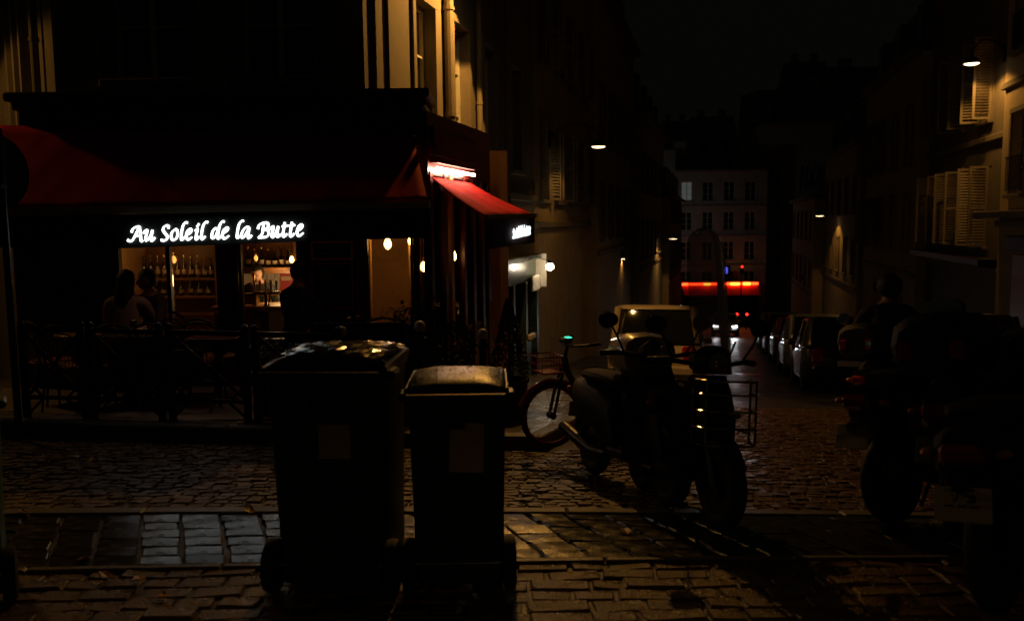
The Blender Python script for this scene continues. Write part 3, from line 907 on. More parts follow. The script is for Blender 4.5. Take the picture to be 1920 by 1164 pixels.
w_ = C0 + U * ((h_ - C0).dot(U)) + V * .05; w_.z = h_.z + .2
wall_lamp('street lamp on a long bracket over the parked pale car, left of the street', h_, w_, 32 * PW, lens=.75)
h_ = P(1262, 447, 50.0)
w_ = C0 + U * ((h_ - C0).dot(U)) + V * .05; w_.z = h_.z + .2
wall_lamp('small far street lamp above the red neon bar', h_, w_, 110 * PW, lens=1.15)
h_ = P(1166, 484, 35.0)
w_ = C0 + U * ((h_ - C0).dot(U)) + V * .3; w_.z = h_.z + .2
wall_lamp('tiny amber street lamp halfway down the left row of houses', h_, w_, 65 * PW, lens=.6)
h_ = P(1556, 525, 60.0)
w_ = RB + U * ((h_ - RB).dot(U)) - V * 1.15; w_.z = h_.z + .2
wall_lamp('tiny amber street lamp low on the last house of the right row', h_, w_, 95 * PW, lens=.8)
h_ = RB + U * 43 - V * 1.5; h_.z = ground(h_.x, h_.y) + 7
wall_lamp('far street lamp hidden among the right row of houses', h_, h_ + V * 1.15 + Vector((0, 0, .2)), 90 * PW)
stl = wall_lamp('street lamp on a post behind the viewer, out of view', (2.6, -9.0, 5.0), (3.6, -9.0, 5.2), 165 * PW, spot=150, blend=.3)
MB().tube([(1.0, .0, -5.0), (1.0, .0, .5)], .06, 10).build('post', M_iron, stl)

# ================================================================== CAFÉ
VY = 9.9
XL = P(27, 200, VY).x; XR = P(800, 250, VY).x
ZTOP = P(420, 181, VY).z
def wb(mb, name, m_, root, **k):
    o = mb.build(name, m_, root, **k)
    l = root.location.copy() if root.parent is None else root.parent.location.copy()
    if root.parent is None: o.matrix_parent_inverse = Matrix.Translation(-l)
    return o
cafe = thing('cafe_front', 'dark red café shopfront with projecting glazed terrace and black fascia', 'café front', (XL, VY, ZF))
CW = lambda mb, n, m_, **k: wb(mb, n, m_, cafe, **k)
SIDE = 2.75                                           # length of the glazed side
SE = Vector((XR, VY, 0)) + U * SIDE
# cornice and fascia
mb = MB().box(((XL + XR) / 2, VY + .32, ZTOP), (XR - XL + .1, .95, .10), bev=.02); mb.box(((XL + XR) / 2, VY + .34, ZTOP - .09), (XR - XL + .0, .85, .10), bev=.02)
CW(mb, 'cornice', M_fascia)
FZ = P(100, 236, VY).z
CW(MB().box(((XL + XR) / 2, VY + .09, (ZTOP - .14 + FZ - .15) / 2), (XR - XL - .1, .2, ZTOP - .14 - FZ + .15)), 'fascia', M_fascia)
# flat roof of the glazed terrace and side fascia
mb = MB(); mb.slab([(XL + .06, VY + .2, 2.5), (XR - .06, VY + .2, 2.5), (SE.x - .06, SE.y, 2.5), (SE.x - 2.2, SE.y, 2.5), (XL + .06, SE.y, 2.5)], (0, 0, .12)); CW(mb, 'terrace_roof', M_fascia)
mb = MB(); s0 = Vector((XR, VY + .06, 0)); mb.slab([(s0.x - .12, s0.y, 2.16), (s0.x, s0.y, 2.16), (SE.x, SE.y, 2.16), (SE.x - .12, SE.y, 2.16)], (0, 0, .72)); CW(mb, 'side_fascia', M_darkred)
# front openings
ZSILL = 0.22; ZHEAD = 2.3
def xp(px): return P(px, 520, VY).x
pil = [(27, 62), (188, 217), (411, 446), (562, 584), (664, 684), (776, 788)]
for a_, b_ in pil:
    CW(MB().box(((xp(a_) + xp(b_)) / 2, VY + .06, (ZF + ZHEAD) / 2), (xp(b_) - xp(a_), .14, ZHEAD - ZF), bev=.012), 'pillar', M_darkred)
wins = [(62, 188), (217, 411), (446, 562), (684, 776)]
for a_, b_ in wins:
    x0, x1 = xp(a_), xp(b_)
    CW(MB().box(((x0 + x1) / 2, VY + .07, (ZF + ZSILL) / 2), (x1 - x0 - .004, .09, ZSILL - ZF), bev=.01), 'stall_riser', M_darkred)
    fr = MB(); fr.box(((x0 + x1) / 2, VY + .06, ZSILL + .025), (x1 - x0 - .01, .1, .05)); fr.box(((x0 + x1) / 2, VY + .06, ZHEAD - .03), (x1 - x0 - .01, .1, .06))
    for jx in (x0 + .022, x1 - .022): fr.box((jx, VY + .06, (ZSILL + ZHEAD) / 2), (.03, .09, ZHEAD - ZSILL - .04))
    mull = []
    if b_ - a_ > 150: mull = [xp(315)]
    for mx in mull: fr.box((mx, VY + .06, (ZSILL + ZHEAD) / 2), (.045, .09, ZHEAD - ZSILL - .12))
    wf = CW(fr, 'window', M_fascia)
    ed = [x0] + mull + [x1]
    for i in range(len(ed) - 1):
        pn = MB().box(((ed[i] + ed[i + 1]) / 2, VY + .07, (ZSILL + ZHEAD) / 2), (ed[i + 1] - ed[i] - .06, .008, ZHEAD - ZSILL - .1))
        pn.build('pane', M_glassp, wf)
# solid bay carrying the chalkboards
x0, x1 = xp(584), xp(664)
CW(MB().box(((x0 + x1) / 2, VY + .08, (ZF + ZHEAD) / 2), (x1 - x0 - .004, .1, ZHEAD - ZF)), 'panel', M_fascia)
# side glazing
def sp(t, z, off=0.0):
    p = Vector((XR, VY, 0)) + U * t + V * off; return Vector((p.x, p.y, z))
side_posts = [(.10, .2), (.62, .72), (.86, .97), (1.42, 1.52), (1.85, 1.97), (2.3, 2.42), (2.62, 2.75)]
for i, (t0, t1) in enumerate(side_posts):
    mb = MB().slab([sp(t0, ZF - .5, -.1), sp(t1, ZF - .5, -.1), sp(t1, ZF - .5, 0), sp(t0, ZF - .5, 0)], (0, 0, ZHEAD - ZF + .4))
    CW(mb, 'side_post', M_woodlit if i == 2 else M_darkred)
for i in range(len(side_posts) - 1):
    t0, t1 = side_posts[i][1], side_posts[i + 1][0]
    mb = MB().slab([sp(t0, ZF - .5, -.07), sp(t1, ZF - .5, -.07), sp(t1, ZF - .5, -.02), sp(t0, ZF - .5, -.02)], (0, 0, .5 + ZSILL - ZF))
    CW(mb, 'side_riser', M_darkred)
    mb = MB().slab([sp(t0, ZSILL, -.055), sp(t1, ZSILL, -.055), sp(t1, ZSILL, -.045), sp(t0, ZSILL, -.045)], (0, 0, ZHEAD - ZSILL - .1))
    CW(mb, 'side_pane', M_glassp)
mb = MB().slab([sp(2.75, ZF - .6, 0), sp(2.75, ZF - .6, -1.6), sp(2.8, ZF - .6, -1.6), sp(2.8, ZF - .6, 0)], (0, 0, 3.2)); CW(mb, 'end_wall', M_darkred)
# inside: floor, back wall, left partition, ceiling
BY = 13.3
mb = MB().slab([(XL + .1, VY + .15, ZF - .1), (XR - .1, VY + .15, ZF - .1), (SE.x - .2, SE.y - .02, ZF - .1), (SE.x - .2, BY, ZF - .1), (XL + .1, BY, ZF - .1)], (0, 0, .1)); CW(mb, 'inner_floor', M_wood)
CW(MB().box(((XL + .3) / 2 - .5, BY + .05, 1.0), (abs(XL) + .6, .1, 3.4)), 'back_wall', M_wallin)
CW(MB().box((XL + .09, 11.75, 1.0), (.12, 3.2, 3.3)), 'left_wall', M_wallin)
CW(MB().box(((xp(50) + xp(204)) / 2, VY + .3, 1.0), (xp(204) - xp(50), .03, 3.2)), 'blackout_panel', M_cbrown)  # opaque panel added to keep the left window dark
CW(MB().box(((P(697, 500, 11.7).x + P(768, 500, 11.7).x) / 2, 11.7, .95), (P(768, 500, 11.7).x - P(697, 500, 11.7).x, .08, 3.1)), 'bulb_lit_panel', M_wallin)  # ochre panel added close behind the bulbs to catch their light
for cx_ in (690, 773):
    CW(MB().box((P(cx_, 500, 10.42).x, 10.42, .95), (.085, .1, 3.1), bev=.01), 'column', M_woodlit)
CW(MB().box((P(640, 500, 11.8).x, 12.3, 1.0), (.12, 1.9, 3.3)), 'inner_wall', M_wallin)
CW(MB().box(((XL + XR) / 2, 11.9, 2.46), (XR - XL, 3.0, .06)), 'ceiling', M_wallin)

# ---- awnings
def cloth(p00, p10, p11, p01, nx, ny, folds, amp, seed, thick=.006):
    r_ = random.Random(seed); ph = [r_.uniform(0, 6.28) for _ in range(6)]
    nrm = (p10 - p00).cross(p01 - p00).normalized(); vs = []
    for j in range(ny + 1):
        for i in range(nx + 1):
            a_, b_ = i / nx, j / ny
            p = (p00.lerp(p10, a_)).lerp(p01.lerp(p11, a_), b_)
            w = (math.sin(a_ * folds * 6.28 + ph[0] + b_ * 1.3) * .5 + math.sin(a_ * folds * 2.3 * 6.28 + ph[1]) * .22) * (1 - b_ ** 4) + math.sin(b_ * 3.14) * -1.4
            vs.append(p + nrm * (amp * w))
    n = nx + 1; mb = MB()
    fs = [(j * n + i, j * n + i + 1, (j + 1) * n + i + 1, (j + 1) * n + i) for j in range(ny) for i in range(nx)]
    mb.add(vs, fs)
    return mb
AY = 8.7
BL = P(-260, 401, AY); BR = P(803, 381, AY)
TL = Vector((P(40, 236, VY - .02).x - .25, VY - .02, P(40, 236, VY).z)); TR = Vector((XR - .16, VY - .02, P(760, 252, VY).z))
aw = CW(cloth(BL, BR, TR, TL, 60, 10, 5, .012, 1), 'awning', M_awning, smooth=True)
md = aw.modifiers.new('thick', 'SOLIDIFY'); md.thickness = .008
def mount(mb, n, m_, **k): return mb.build(n, m_, aw, **k)
bb0, bb1 = P(-260, 404, AY), P(806, 384, AY)
mount(MB().bar(bb0, bb1, .05, .07), 'front_bar', M_bar)
v0, v1 = P(-260, 412, AY + .005), P(806, 390, AY + .005); v2, v3 = P(806, 446, AY + .02), P(-260, 470, AY + .02)
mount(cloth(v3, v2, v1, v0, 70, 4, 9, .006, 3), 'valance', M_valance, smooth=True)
# folding arms under the awning
for xq in (xp(120), xp(420), xp(720)):
    mount(MB().bar((xq, VY - .02, FZ - .25), (xq + .25, AY + .6, 2.0), .05, .04).bar((xq + .25, AY + .6, 2.0), (xq - .05, AY + .02, bb0.z * .5 + bb1.z * .5 - .05), .045, .04), 'folding_arm', M_iron)
# side awning
W1 = P(868, 331, 11.5); Vf = P(1003, 401, 11.1); Vn = P(911, 404, 9.35)
W0 = sp(.05, W1.z, .03); W1 = sp((W1 - sp(0, 0)).dot(U), W1.z, .03)
W0.z = W1.z = 2.13
sa = CW(cloth(Vn, Vf, W1, W0, 22, 10, 3, .013, 5), 'side_awning', M_awning, smooth=True)
md = sa.modifiers.new('thick', 'SOLIDIFY'); md.thickness = .008
mount2 = lambda mb, n, m_, **k: mb.build(n, m_, sa, **k)
mount2(MB().bar(Vn + Vector((0, 0, -.02)), Vf + Vector((0, 0, -.02)), .05, .06), 'side_front_bar', M_bar)
dn = Vector((0, 0, -1))
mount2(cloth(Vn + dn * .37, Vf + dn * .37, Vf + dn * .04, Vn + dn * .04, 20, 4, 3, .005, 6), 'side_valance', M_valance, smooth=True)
led0, led1 = W0.lerp(W1, .02) + V * .06 + Vector((0, 0, .1)), W0.lerp(W1, .985) + V * .06 + Vector((0, 0, .1))
CW(MB().tube([led0, led1], .017, 10), 'light_tube', M_led, smooth=True)
CW(MB().slab([W0 + Vector((0, 0, .16)) - V * .02, W1 + Vector((0, 0, .16)) - V * .02, W1 + Vector((0, 0, .16)) + V * .085, W0 + Vector((0, 0, .16)) + V * .085], (0, 0, .05)), 'light_hood', M_darkred)
# side fascia above the tube
CW(MB().slab([sp(-.02, 2.38, .02), sp(1.7, 2.38, .02), sp(1.7, 2.38, .1), sp(-.02, 2.38, .1)], (0, 0, .32)), 'awning_box', M_darkred)

# ---- lit sign, letter by letter, traced as pen strokes
def z1(x, y): return (225 + x / 10.667, 400 + y / 10.667)
def z2(x, y): return (385 + x / 9.6, 395 + y / 9.6)
LET = [
 (z1, [[(150,530),(190,556),(240,548),(285,480),(340,370),(388,265)], [(232,385),(246,330),(295,285),(390,262)], [(388,262),(400,350),(412,450),(424,556),(462,546)], [(300,452),(402,450)]]),
 (z1, [[(465,402),(500,352),(538,338),(535,400),(515,480),(522,543),(556,528),(612,450),(648,335)], [(648,335),(632,440),(625,540),(660,540),(698,482)]]),
 (z1, [[(966,305),(970,262),(930,245),(875,280),(862,340),(905,405),(946,462),(930,522),(872,546),(815,532)]]),
 (z1, [[(1100,322),(1040,380),(1022,470),(1050,528),(1090,530),(1140,478),(1152,390),(1132,328),(1100,322)]]),
 (z1, [[(1352,192),(1310,186),(1268,230),(1242,320),(1226,430),(1226,518),(1252,528),(1300,470)]]),
 (z1, [[(1330,432),(1398,400),(1426,342),(1400,312),(1352,350),(1326,430),(1336,505),(1380,524),(1440,474)]]),
 (z1, [[(1492,352),(1550,312),(1532,400),(1516,500),(1540,520),(1590,466)], [(1582,208),(1536,272)]]),
 (z1, [[(1758,182),(1716,176),(1672,230),(1646,320),(1631,430),(1636,508),(1660,514),(1705,460)]]),
 (z2, [[(205,330),(170,322),(126,390),(116,470),(140,498),(190,450),(232,340)], [(345,198),(300,200),(256,270),(241,340),(226,430),(226,498),(260,490),(290,452)]]),
 (z2, [[(302,410),(370,380),(406,330),(386,306),(336,340),(306,420),(320,488),(360,500),(425,452)]]),
 (z2, [[(692,188),(650,190),(606,250),(586,330),(571,440),(577,488),(620,470),(650,432)]]),
 (z2, [[(790,302),(730,302),(672,370),(647,450),(670,488),(712,450),(790,312)], [(790,302),(776,400),(771,488),(800,488),(835,442)]]),
 (z2, [[(946,330),(962,270),(1012,232),(1090,218),(1130,242),(1125,300),(1072,340),(1040,345)], [(1072,340),(1130,360),(1140,420),(1100,470),(1020,482),(950,484)], [(1052,232),(1036,340),(1020,420),(962,480)]]),
 (z2, [[(1165,342),(1200,294),(1222,292),(1211,380),(1196,450),(1220,478),(1260,430),(1312,282)], [(1312,282),(1296,400),(1300,470),(1330,460),(1360,422)]]),
 (z2, [[(1430,212),(1411,330),(1396,430),(1411,468),(1440,455),(1470,416)], [(1378,286),(1492,270)]]),
 (z2, [[(1560,206),(1541,320),(1526,430),(1541,464),(1570,450),(1600,410)], [(1512,276),(1614,260)]]),
 (z2, [[(1660,370),(1716,330),(1746,282),(1725,252),(1682,280),(1651,370),(1661,434),(1700,454),(1765,400)]]),
]
SGY = AY - .035
sg0 = P(238, 456, SGY)
sign = thing('lit_sign', 'white illuminated script lettering Au Soleil de la Butte on the front valance', 'sign', sg0)
sg1 = thing('lit_sign', 'small white illuminated lettering on the side valance, seen at a slant', 'sign', Vn + dn * .3)
su0 = (239, 456)
SDIR = (Vf - Vn).normalized(); SN = SDIR.cross(Vector((0, 0, 1)))
sA = Vn + dn * .04 + SN * .02
def side_pt(px, py):
    u = (px - 238) / 333.0; vz = (440 - py) / 40.0
    return sA + SDIR * (.86 + .72 * u) + Vector((0, 0, -.19 + .155 * vz - .012 * u))
yax = Vector((0, 1, 0))
wb(MB().slab([P(222, 466, AY - .012), P(586, 452, AY - .012), P(586, 402, AY - .012), P(222, 413, AY - .012)], (0, -.012, 0)), 'backing_panel', M_slate, sign)
for fn, strokes in LET:
    mb = MB(); ms = MB()
    for st in strokes:
        pts = spline([Vector((*fn(*q), 0)) for q in st], 4)
        # broad-nib pen: thick on down strokes, thinner on up strokes
        wl = []; w3 = []
        for i, q in enumerate(pts):
            a_ = pts[max(0, i - 1)]; b_ = pts[min(len(pts) - 1, i + 1)]
            t_ = (b_ - a_); ang = math.atan2(-t_.y, t_.x)
            k_ = abs(math.sin(ang - R(35)))
            wl.append((1.35 + 1.1 * k_) * SGY / FPX); w3.append((.011 + .007 * k_))
        mb.tube([P(q.x, q.y, SGY) for q in pts], wl, 8, squash=(yax, .55))
        ms.tube([side_pt(q.x, q.y) for q in pts], [w * .8 for w in w3], 6, squash=(SN, .5))
    wb(mb, 'letter', M_sign, sign, smooth=True)
    wb(ms, 'letter', M_sign2, sg1, smooth=True)

# ---- hanging bulbs
def bulb(label, px, py, Y, s=1.0, m_=M_bulb, power=2.0, drop=.5, cat='lamp'):
    p = P(px, py, Y)
    r = thing('pendant_bulb', label, cat, p, group='filament bulbs in the café')
    MB().lathe([(.004, -.062 * s), (.022 * s, -.05 * s), (.036 * s, -.022 * s), (.036 * s, 0), (.024 * s, .03 * s), (.014 * s, .05 * s)], 14).build('bulb', m_, r, smooth=True)
    MB().cyl((0, 0, .048 * s), (0, 0, .1 * s), .018 * s, 10).build('socket', M_brass, r)
    MB().cyl((0, 0, .1 * s), (0, 0, min(drop, 2.42 - p.z)), .004, 6).build('cord', M_iron, r)
    if power: lamp('bulb_light', 'POINT', (p.x, p.y, p.z - .01), power, (1, .52, .14), .045)
    return r
bulb('bright bare bulb in the café window right of the chalkboards', 727, 456, 10.5, 1.25, power=16)
bulb('bare bulb just under the valance, right end of the café front', 771, 450, 10.28, 1.05, power=9)
bulb('low bare bulb behind the corner glass beside the dark shrub', 795, 499, 10.35, 1.1, power=5)
bulb('bare bulb before the lamplit-toned wood post in the side glazing', 849, 479, 10.95, 1.25, power=8)
bulb('small dim bulb over the bar beside the shelf, left one', 480, 483, 11.4, .7, M_bulbdim, power=0)
bulb('small bright bulb over the bar beside the seated man', 547, 486, 11.3, .8, power=1.5)
bulb('bulb glowing behind the bottles on the back shelf', 326, 486, 12.5, 1.0, M_bulbdim, power=1.6)
sh_l = thing('shelf_fill_lamp', 'added strip lamp under the wooden shelf, brightening the bar', 'lamp', P(504, 507, 12.06))  # invented lamp, added to brighten the bar
MB().box((0, -.04, -.01), (.7, .012, .06)).build('lip', M_wood, sh_l)
MB().box((0, 0, 0), (.7, .05, .03), bev=.008).build('housing', M_brass, sh_l)
MB().box((0, 0, -.02), (.66, .035, .012)).build('strip', mat('warm_strip', (1, .8, .5), .4, var=0, emit=(1, .55, .2), estr=6.0), sh_l)
lamp('bar_fill', 'POINT', P(522, 524, 11.7), 12.0, (1, .60, .24), .1)  # unseen point light added to brighten bar and tiles
lamp('left_wall_fill', 'POINT', P(252, 466, 11.7), 4.0, (1, .55, .16), .12)  # unseen point light added to brighten the left inner wall

# ---- back bar: shelves, bottles, counter, taps
def shelf_unit(label, px0, px1, pys, Y, depth=.3, m_=M_wood):
    a_, b_ = P(px0, 500, Y).x, P(px1, 500, Y).x
    z_hi = P(px0, min(pys) - 62, Y).z; z_lo = P(px0, max(pys), Y).z
    r = thing('bar_shelf', label, 'shelf', ((a_ + b_) / 2, Y, z_lo)); w = b_ - a_
    for py in pys:
        MB().box((0, 0, P((px0 + px1) / 2, py, Y).z - z_lo), (w, depth, .035), bev=.004).build('shelf_board', m_, r)
    for sx in (-1, 1):
        MB().box((sx * (w / 2 + .02), 0, (z_hi - z_lo) / 2), (.04, depth, z_hi - z_lo + .04)).build('upright', m_, r)
    MB().box((0, depth / 2 + .02, (z_hi - z_lo) / 2), (w + .08, .02, z_hi - z_lo)).build('back_panel', m_, r)
    return r
shelf_unit('wooden back shelf lined with bottles behind the left café window', 240, 408, (523, 556, 588), 12.75)
shelf_unit('brown wooden wall shelf above the bar', 452, 556, (503,), 12.0, .28)
def bottle(px, py, Y, h, m_, lab, r0=.036):
    p = P(px, py, Y)
    r = thing('bottle', lab, 'bottle', p, group='bottles behind the bar')
    MB().lathe([(r0, .0), (r0 * 1.03, .01), (r0, h * .55), (r0 * .55, h * .68), (r0 * .36, h * .76), (r0 * .36, h * .97), (r0 * .42, h)], 12).build('glass_body', m_, r, smooth=True)
    MB().cyl((0, 0, h), (0, 0, h + .02), r0 * .44, 10).build('cap', M_brass, r)
    MB().lathe([(r0 * 1.02, h * .15), (r0 * 1.02, h * .42)], 12).build('paper_label', M_paper, r, smooth=True)
r_ = random.Random(5)
ORD = ['first', 'second', 'third', 'fourth', 'fifth', 'sixth', 'seventh', 'eighth', 'ninth', 'tenth', 'eleventh', 'twelfth', 'thirteenth']
for k in range(13):
    px = 246 + k * 12.6
    if abs(px - 315) < 5: px += 6
    bottle(px, 521, 12.7, .27 + .05 * r_.random(), M_bottle if k % 3 else M_bottleg, ORD[k] + ' liquor bottle from the left in the upper row behind the left café window')
for k in range(9):
    bottle(256 + k * 17, 554, 12.7, .2 + .05 * r_.random(), M_bottleg if k % 2 else M_bottle, ORD[k] + ' short bottle from the left in the lower row behind the left café window')
for k in range(7):
    bottle(466 + k * 12.5, 502, 11.98, .24 + .04 * r_.random(), M_bottle if k % 2 else M_bottleg, ORD[k] + ' dark bottle from the left on the wooden shelf above the bar')
tw = thing('tiled_splashback', 'white tiled splashback lit warm behind the beer taps', 'wall tiles', P(500, 575, 12.6))
a_, b_ = P(453, 520, 12.6).x - P(500, 575, 12.6).x, P(548, 520, 12.6).x - P(500, 575, 12.6).x
for i in range(6):
    for j in range(4):
        w = (b_ - a_) / 6
        MB().box((a_ + (i + .5) * w, 0, .03 + .14 * j), (w - .008, .02, .13), bev=.004).build('tile', M_redpan if i == 5 and j > 1 else M_tile, tw)
MB().box(((a_ + b_) / 2, .03, .24), (b_ - a_ + .02, .02, .62)).build('grout', M_paper, tw)
rp = thing('wall_poster', 'small red poster panel right of the tiled splashback', 'poster', P(539, 560, 12.5))
MB().box((0, 0, .2), (.2, .02, .42), bev=.005).build('sheet', M_redpan, rp); MB().box((0, -.013, .3), (.15, .006, .06)).build('print_band', M_paper, rp)
ct = thing('bar_counter', 'wooden bar counter seen through the middle café window', 'bar', P(506, 600, 11.0))
cz = P(506, 577, 11.0).z - P(506, 600, 11.0).z
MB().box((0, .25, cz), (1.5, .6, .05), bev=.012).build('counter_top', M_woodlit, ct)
zz = P(506, 600, 11.0).z - ZF
MB().box((0, .25, cz / 2 - zz / 2 - .03), (1.44, .5, cz + zz - .06)).build('counter_front', M_wood, ct)
MB().box((-.33, -.02, cz * .4 - .1), (.22, .02, .36), bev=.004).build('red_front_panel', M_redpan, ct)
MB().box((.1, -.02, cz * .4 - .1), (.22, .02, .36), bev=.004).build('pale_front_panel', M_tile, ct)
bx = thing('wooden_box', 'wooden box in a lamplit tone on the left end of the bar', 'box', P(465, 573, 11.0))
MB().box((0, .1, .07), (.2, .16, .12), bev=.008).build('box_body', M_woodlit, bx); MB().box((0, .1, .145), (.22, .18, .02), bev=.004).build('box_lid', M_wood, bx)
tp_ = thing('beer_taps', 'chrome beer tap tower with a row of handles on the bar', 'beer taps', P(500, 576, 11.05))
MB().lathe([(.06, 0), (.05, .02), (.03, .05), (.03, .16), (.035, .17)], 14).build('tower', M_chrome, tp_, smooth=True)
MB().tube([(-.17, 0, .18), (.17, 0, .18)], .03, 12).build('manifold', M_chrome, tp_, smooth=True)
for k in range(5):
    x = -.14 + k * .07
    MB().tube([(x, -.03, .18), (x, -.08, .175), (x, -.085, .12)], .009, 8).build('spout', M_chrome, tp_, smooth=True)
    MB().lathe([(.008, .0), (.012, .05), (.018, .13), (.008, .16)], 10, (x, -.02, .2)).build('tap_handle', (M_brass, M_redpan, M_tile, M_wood, M_bluebike)[k], tp_, smooth=True)
tl = thing('tall_tap', 'tall brass tap column left of the chrome taps', 'beer taps', P(478, 576, 11.1))
MB().lathe([(.05, 0), (.03, .03), (.018, .08), (.016, .28), (.028, .3), (.016, .33), (.012, .4), (.02, .42), (.004, .45)], 12).build('column', M_brass, tl, smooth=True)
MB().ball((0, -.035, .14), .045, 10, (1, .35, 1)).build('badge', M_tile, tl, smooth=True)

# ---- chalkboards on the solid bay
def board(label, px0, py0, px1, py1, Y, lines, cat='menu board', red=False, tilt=0.0, frame=M_wood):
    a_ = P(px0, py1, Y); b_ = P(px1, py0, Y); w = b_.x - a_.x; h = b_.z - a_.z
    r = thing('menu_board', label, cat, ((a_.x + b_.x) / 2, Y, a_.z), rot=(tilt, 0, 0))
    MB().box((0, 0, h / 2), (w, .02, h)).build('board', M_slate, r)
    f = MB(); t = .022
    f.box((0, -.008, t / 2), (w + t, .04, t)); f.box((0, -.008, h - t / 2), (w + t, .04, t)); f.box((-w / 2, -.008, h / 2), (t, .04, h - 2 * t)); f.box((w / 2, -.008, h / 2), (t, .04, h - 2 * t))
    f.build('frame', frame, r)
    rr = random.Random(int(px0 * 7 + py0))
    for k in range(lines):
        z = h - .05 - (h - .1) * (k + .5) / lines; x = -w / 2 + .05; mb = MB(); L = rr.uniform(.5, .9) * (w - .1)
        pts = []
        n = int(L / .012) + 2
        for i in range(n):
            pts.append((x + L * i / n, -.0135, z + .008 * math.sin(i * 1.9 + k) * rr.uniform(.4, 1.2)))
        mb.tube(pts, .0022, 4); mb.build('chalk_line', M_redlet if red else M_chalk, r)
    return r
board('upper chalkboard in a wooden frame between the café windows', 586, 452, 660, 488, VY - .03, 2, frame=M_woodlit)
pb = board('dark poster with a faint red emblem under the upper chalkboard', 588, 492, 660, 580, VY - .03, 0, cat='poster')
o = MB().torus((-.06, -.014, .36), .045, .012, n=18, m=5); o.ball((-.06, -.014, .36), .02, 8, (1, .3, 1)); o.build('emblem', M_redlet, pb)
for px0, px1, lab in ((210, 262, 'chalk menu board hanging behind the barriers, leftmost of three'), (266, 318, 'chalk menu board hanging behind the barriers, middle of three'), (332, 378, 'chalk menu board hanging behind the barriers, rightmost of three')):
    board(lab, px0, 655, px1, 712, 8.1, 6, frame=M_iron)

# ================================================================== TERRACE FURNITURE
def make_chair(label):
    r = thing('bistro_chair', label, 'chair', group='chairs on the café terrace')
    MB().lathe([(.005, .435), (.2, .437), (.212, .45), (.2, .462), (.005, .465)], 20).build('seat', M_wood, r, smooth=True)
    for sx in (-1, 1):
        MB().tube([(sx * .15, .15, .44), (sx * .19, .19, 0)], .012, 8).build('leg', M_iron, r, smooth=True)
        MB().tube([(sx * .16, -.14, .44), (sx * .2, -.2, 0)], .012, 8).build('leg', M_iron, r, smooth=True)
    arc = spline([(-.2, -.12, .42), (-.225, -.17, .66), (-.19, -.215, .82), (0, -.235, .885), (.19, -.215, .82), (.225, -.17, .66), (.2, -.12, .42)], 5)
    b_ = MB().tube(arc, .014, 8).build('back_frame', M_plastic, r, smooth=True)
    arc2 = spline([(-.15, -.15, .46), (-.17, -.185, .66), (-.13, -.22, .77), (0, -.232, .81), (.13, -.22, .77), (.17, -.185, .66), (.15, -.15, .46)], 5)
    MB().tube(arc2, .008, 6).build('inner_hoop', M_plastic, r, smooth=True)
    mb = MB()
    for k in range(-4, 5):
        x = k * .035
        mb.tube([(x, -.15, .47), (x * 1.05, -.2, .65), (x, -.228, .80 - abs(x) * .35)], .0045, 5)
    mb.build('weave', M_wood, r, smooth=True)
    return r
def make_table(label, w=.62, d=.62, top=M_wood, rnd_=True):
    r = thing('bistro_table', label, 'table', group='tables on the café terrace')
    if rnd_: MB().lathe([(.005, .71), (w / 2 - .01, .71), (w / 2, .72), (w / 2, .735), (w / 2 - .008, .742), (.005, .743)], 32).build('table_top', top, r, smooth=True)
    else: MB().box((0, 0, .725), (w, d, .032), bev=.008).build('table_top', top, r)
    MB().tube([(0, 0, .02), (0, 0, .71)], .025, 10).build('pedestal', M_iron, r, smooth=True)
    for k in range(3):
        a_ = k * 2.094 + .5
        MB().tube([(0, 0, .1), (math.cos(a_) * .16, math.sin(a_) * .16, .06), (math.cos(a_) * .27, math.sin(a_) * .27, .012)], .014, 7).build('foot', M_iron, r, smooth=True)
    return r
chairs = [(120, 8.72, .1, 'bistro chair with hooped back at the left end of the terrace'), (88, 9.05, -.5, 'bistro chair behind the leftmost chair of the terrace'),
          (226, 8.78, .05, 'bistro chair in front of the woman in the pale top'), (297, 8.80, -.1, 'bistro chair second to the right of the seated woman'),
          (375, 8.85, .15, 'bistro chair left of the small square table'), (398, 9.25, -.4, 'bistro chair with taller showing back behind the square table'),
          (236, 9.28, math.pi + .1, 'bistro chair the woman in the pale top sits on'), (292, 9.55, math.pi - .2, 'bistro chair of the dark figure beside the woman'),
          (556, 9.42, 2.6, 'bistro chair the dark haired man sits on'), (705, 9.1, .4, 'bistro chair right of the red topped table')]
c0 = None
for px, Y, rz, lab in chairs:
    loc = (P(px, 560, Y).x, Y, TZ)
    if c0 is None:
        c0 = make_chair(lab); c0.location = loc; c0.rotation_euler = (0, 0, rz)
    else: dup(c0, loc, rz, lab)
t0 = make_table('small round bistro table at the left end of the terrace'); t0.location = (P(160, 600, 9.1).x, 9.1, TZ)
t1 = make_table('long dark terrace table in front of the seated woman', 1.0, .6, M_plastic, False); t1.location = (P(262, 600, 8.98).x, 9.0, TZ)
t2 = make_table('small square terrace table with a red lit edge', .5, .5, M_darkred, False); t2.location = (P(408, 600, 8.75).x, 8.72, TZ)
t3 = make_table('round table with shiny red top right of the seated man', .66, .66, M_redpan); t3.location = (P(632, 586, 9.15).x, 9.2, TZ)
t4 = make_table('round red topped table beside the shrub, behind the first', .6, .6, M_redpan); t4.location = (P(700, 578, 9.5).x, 9.5, TZ)
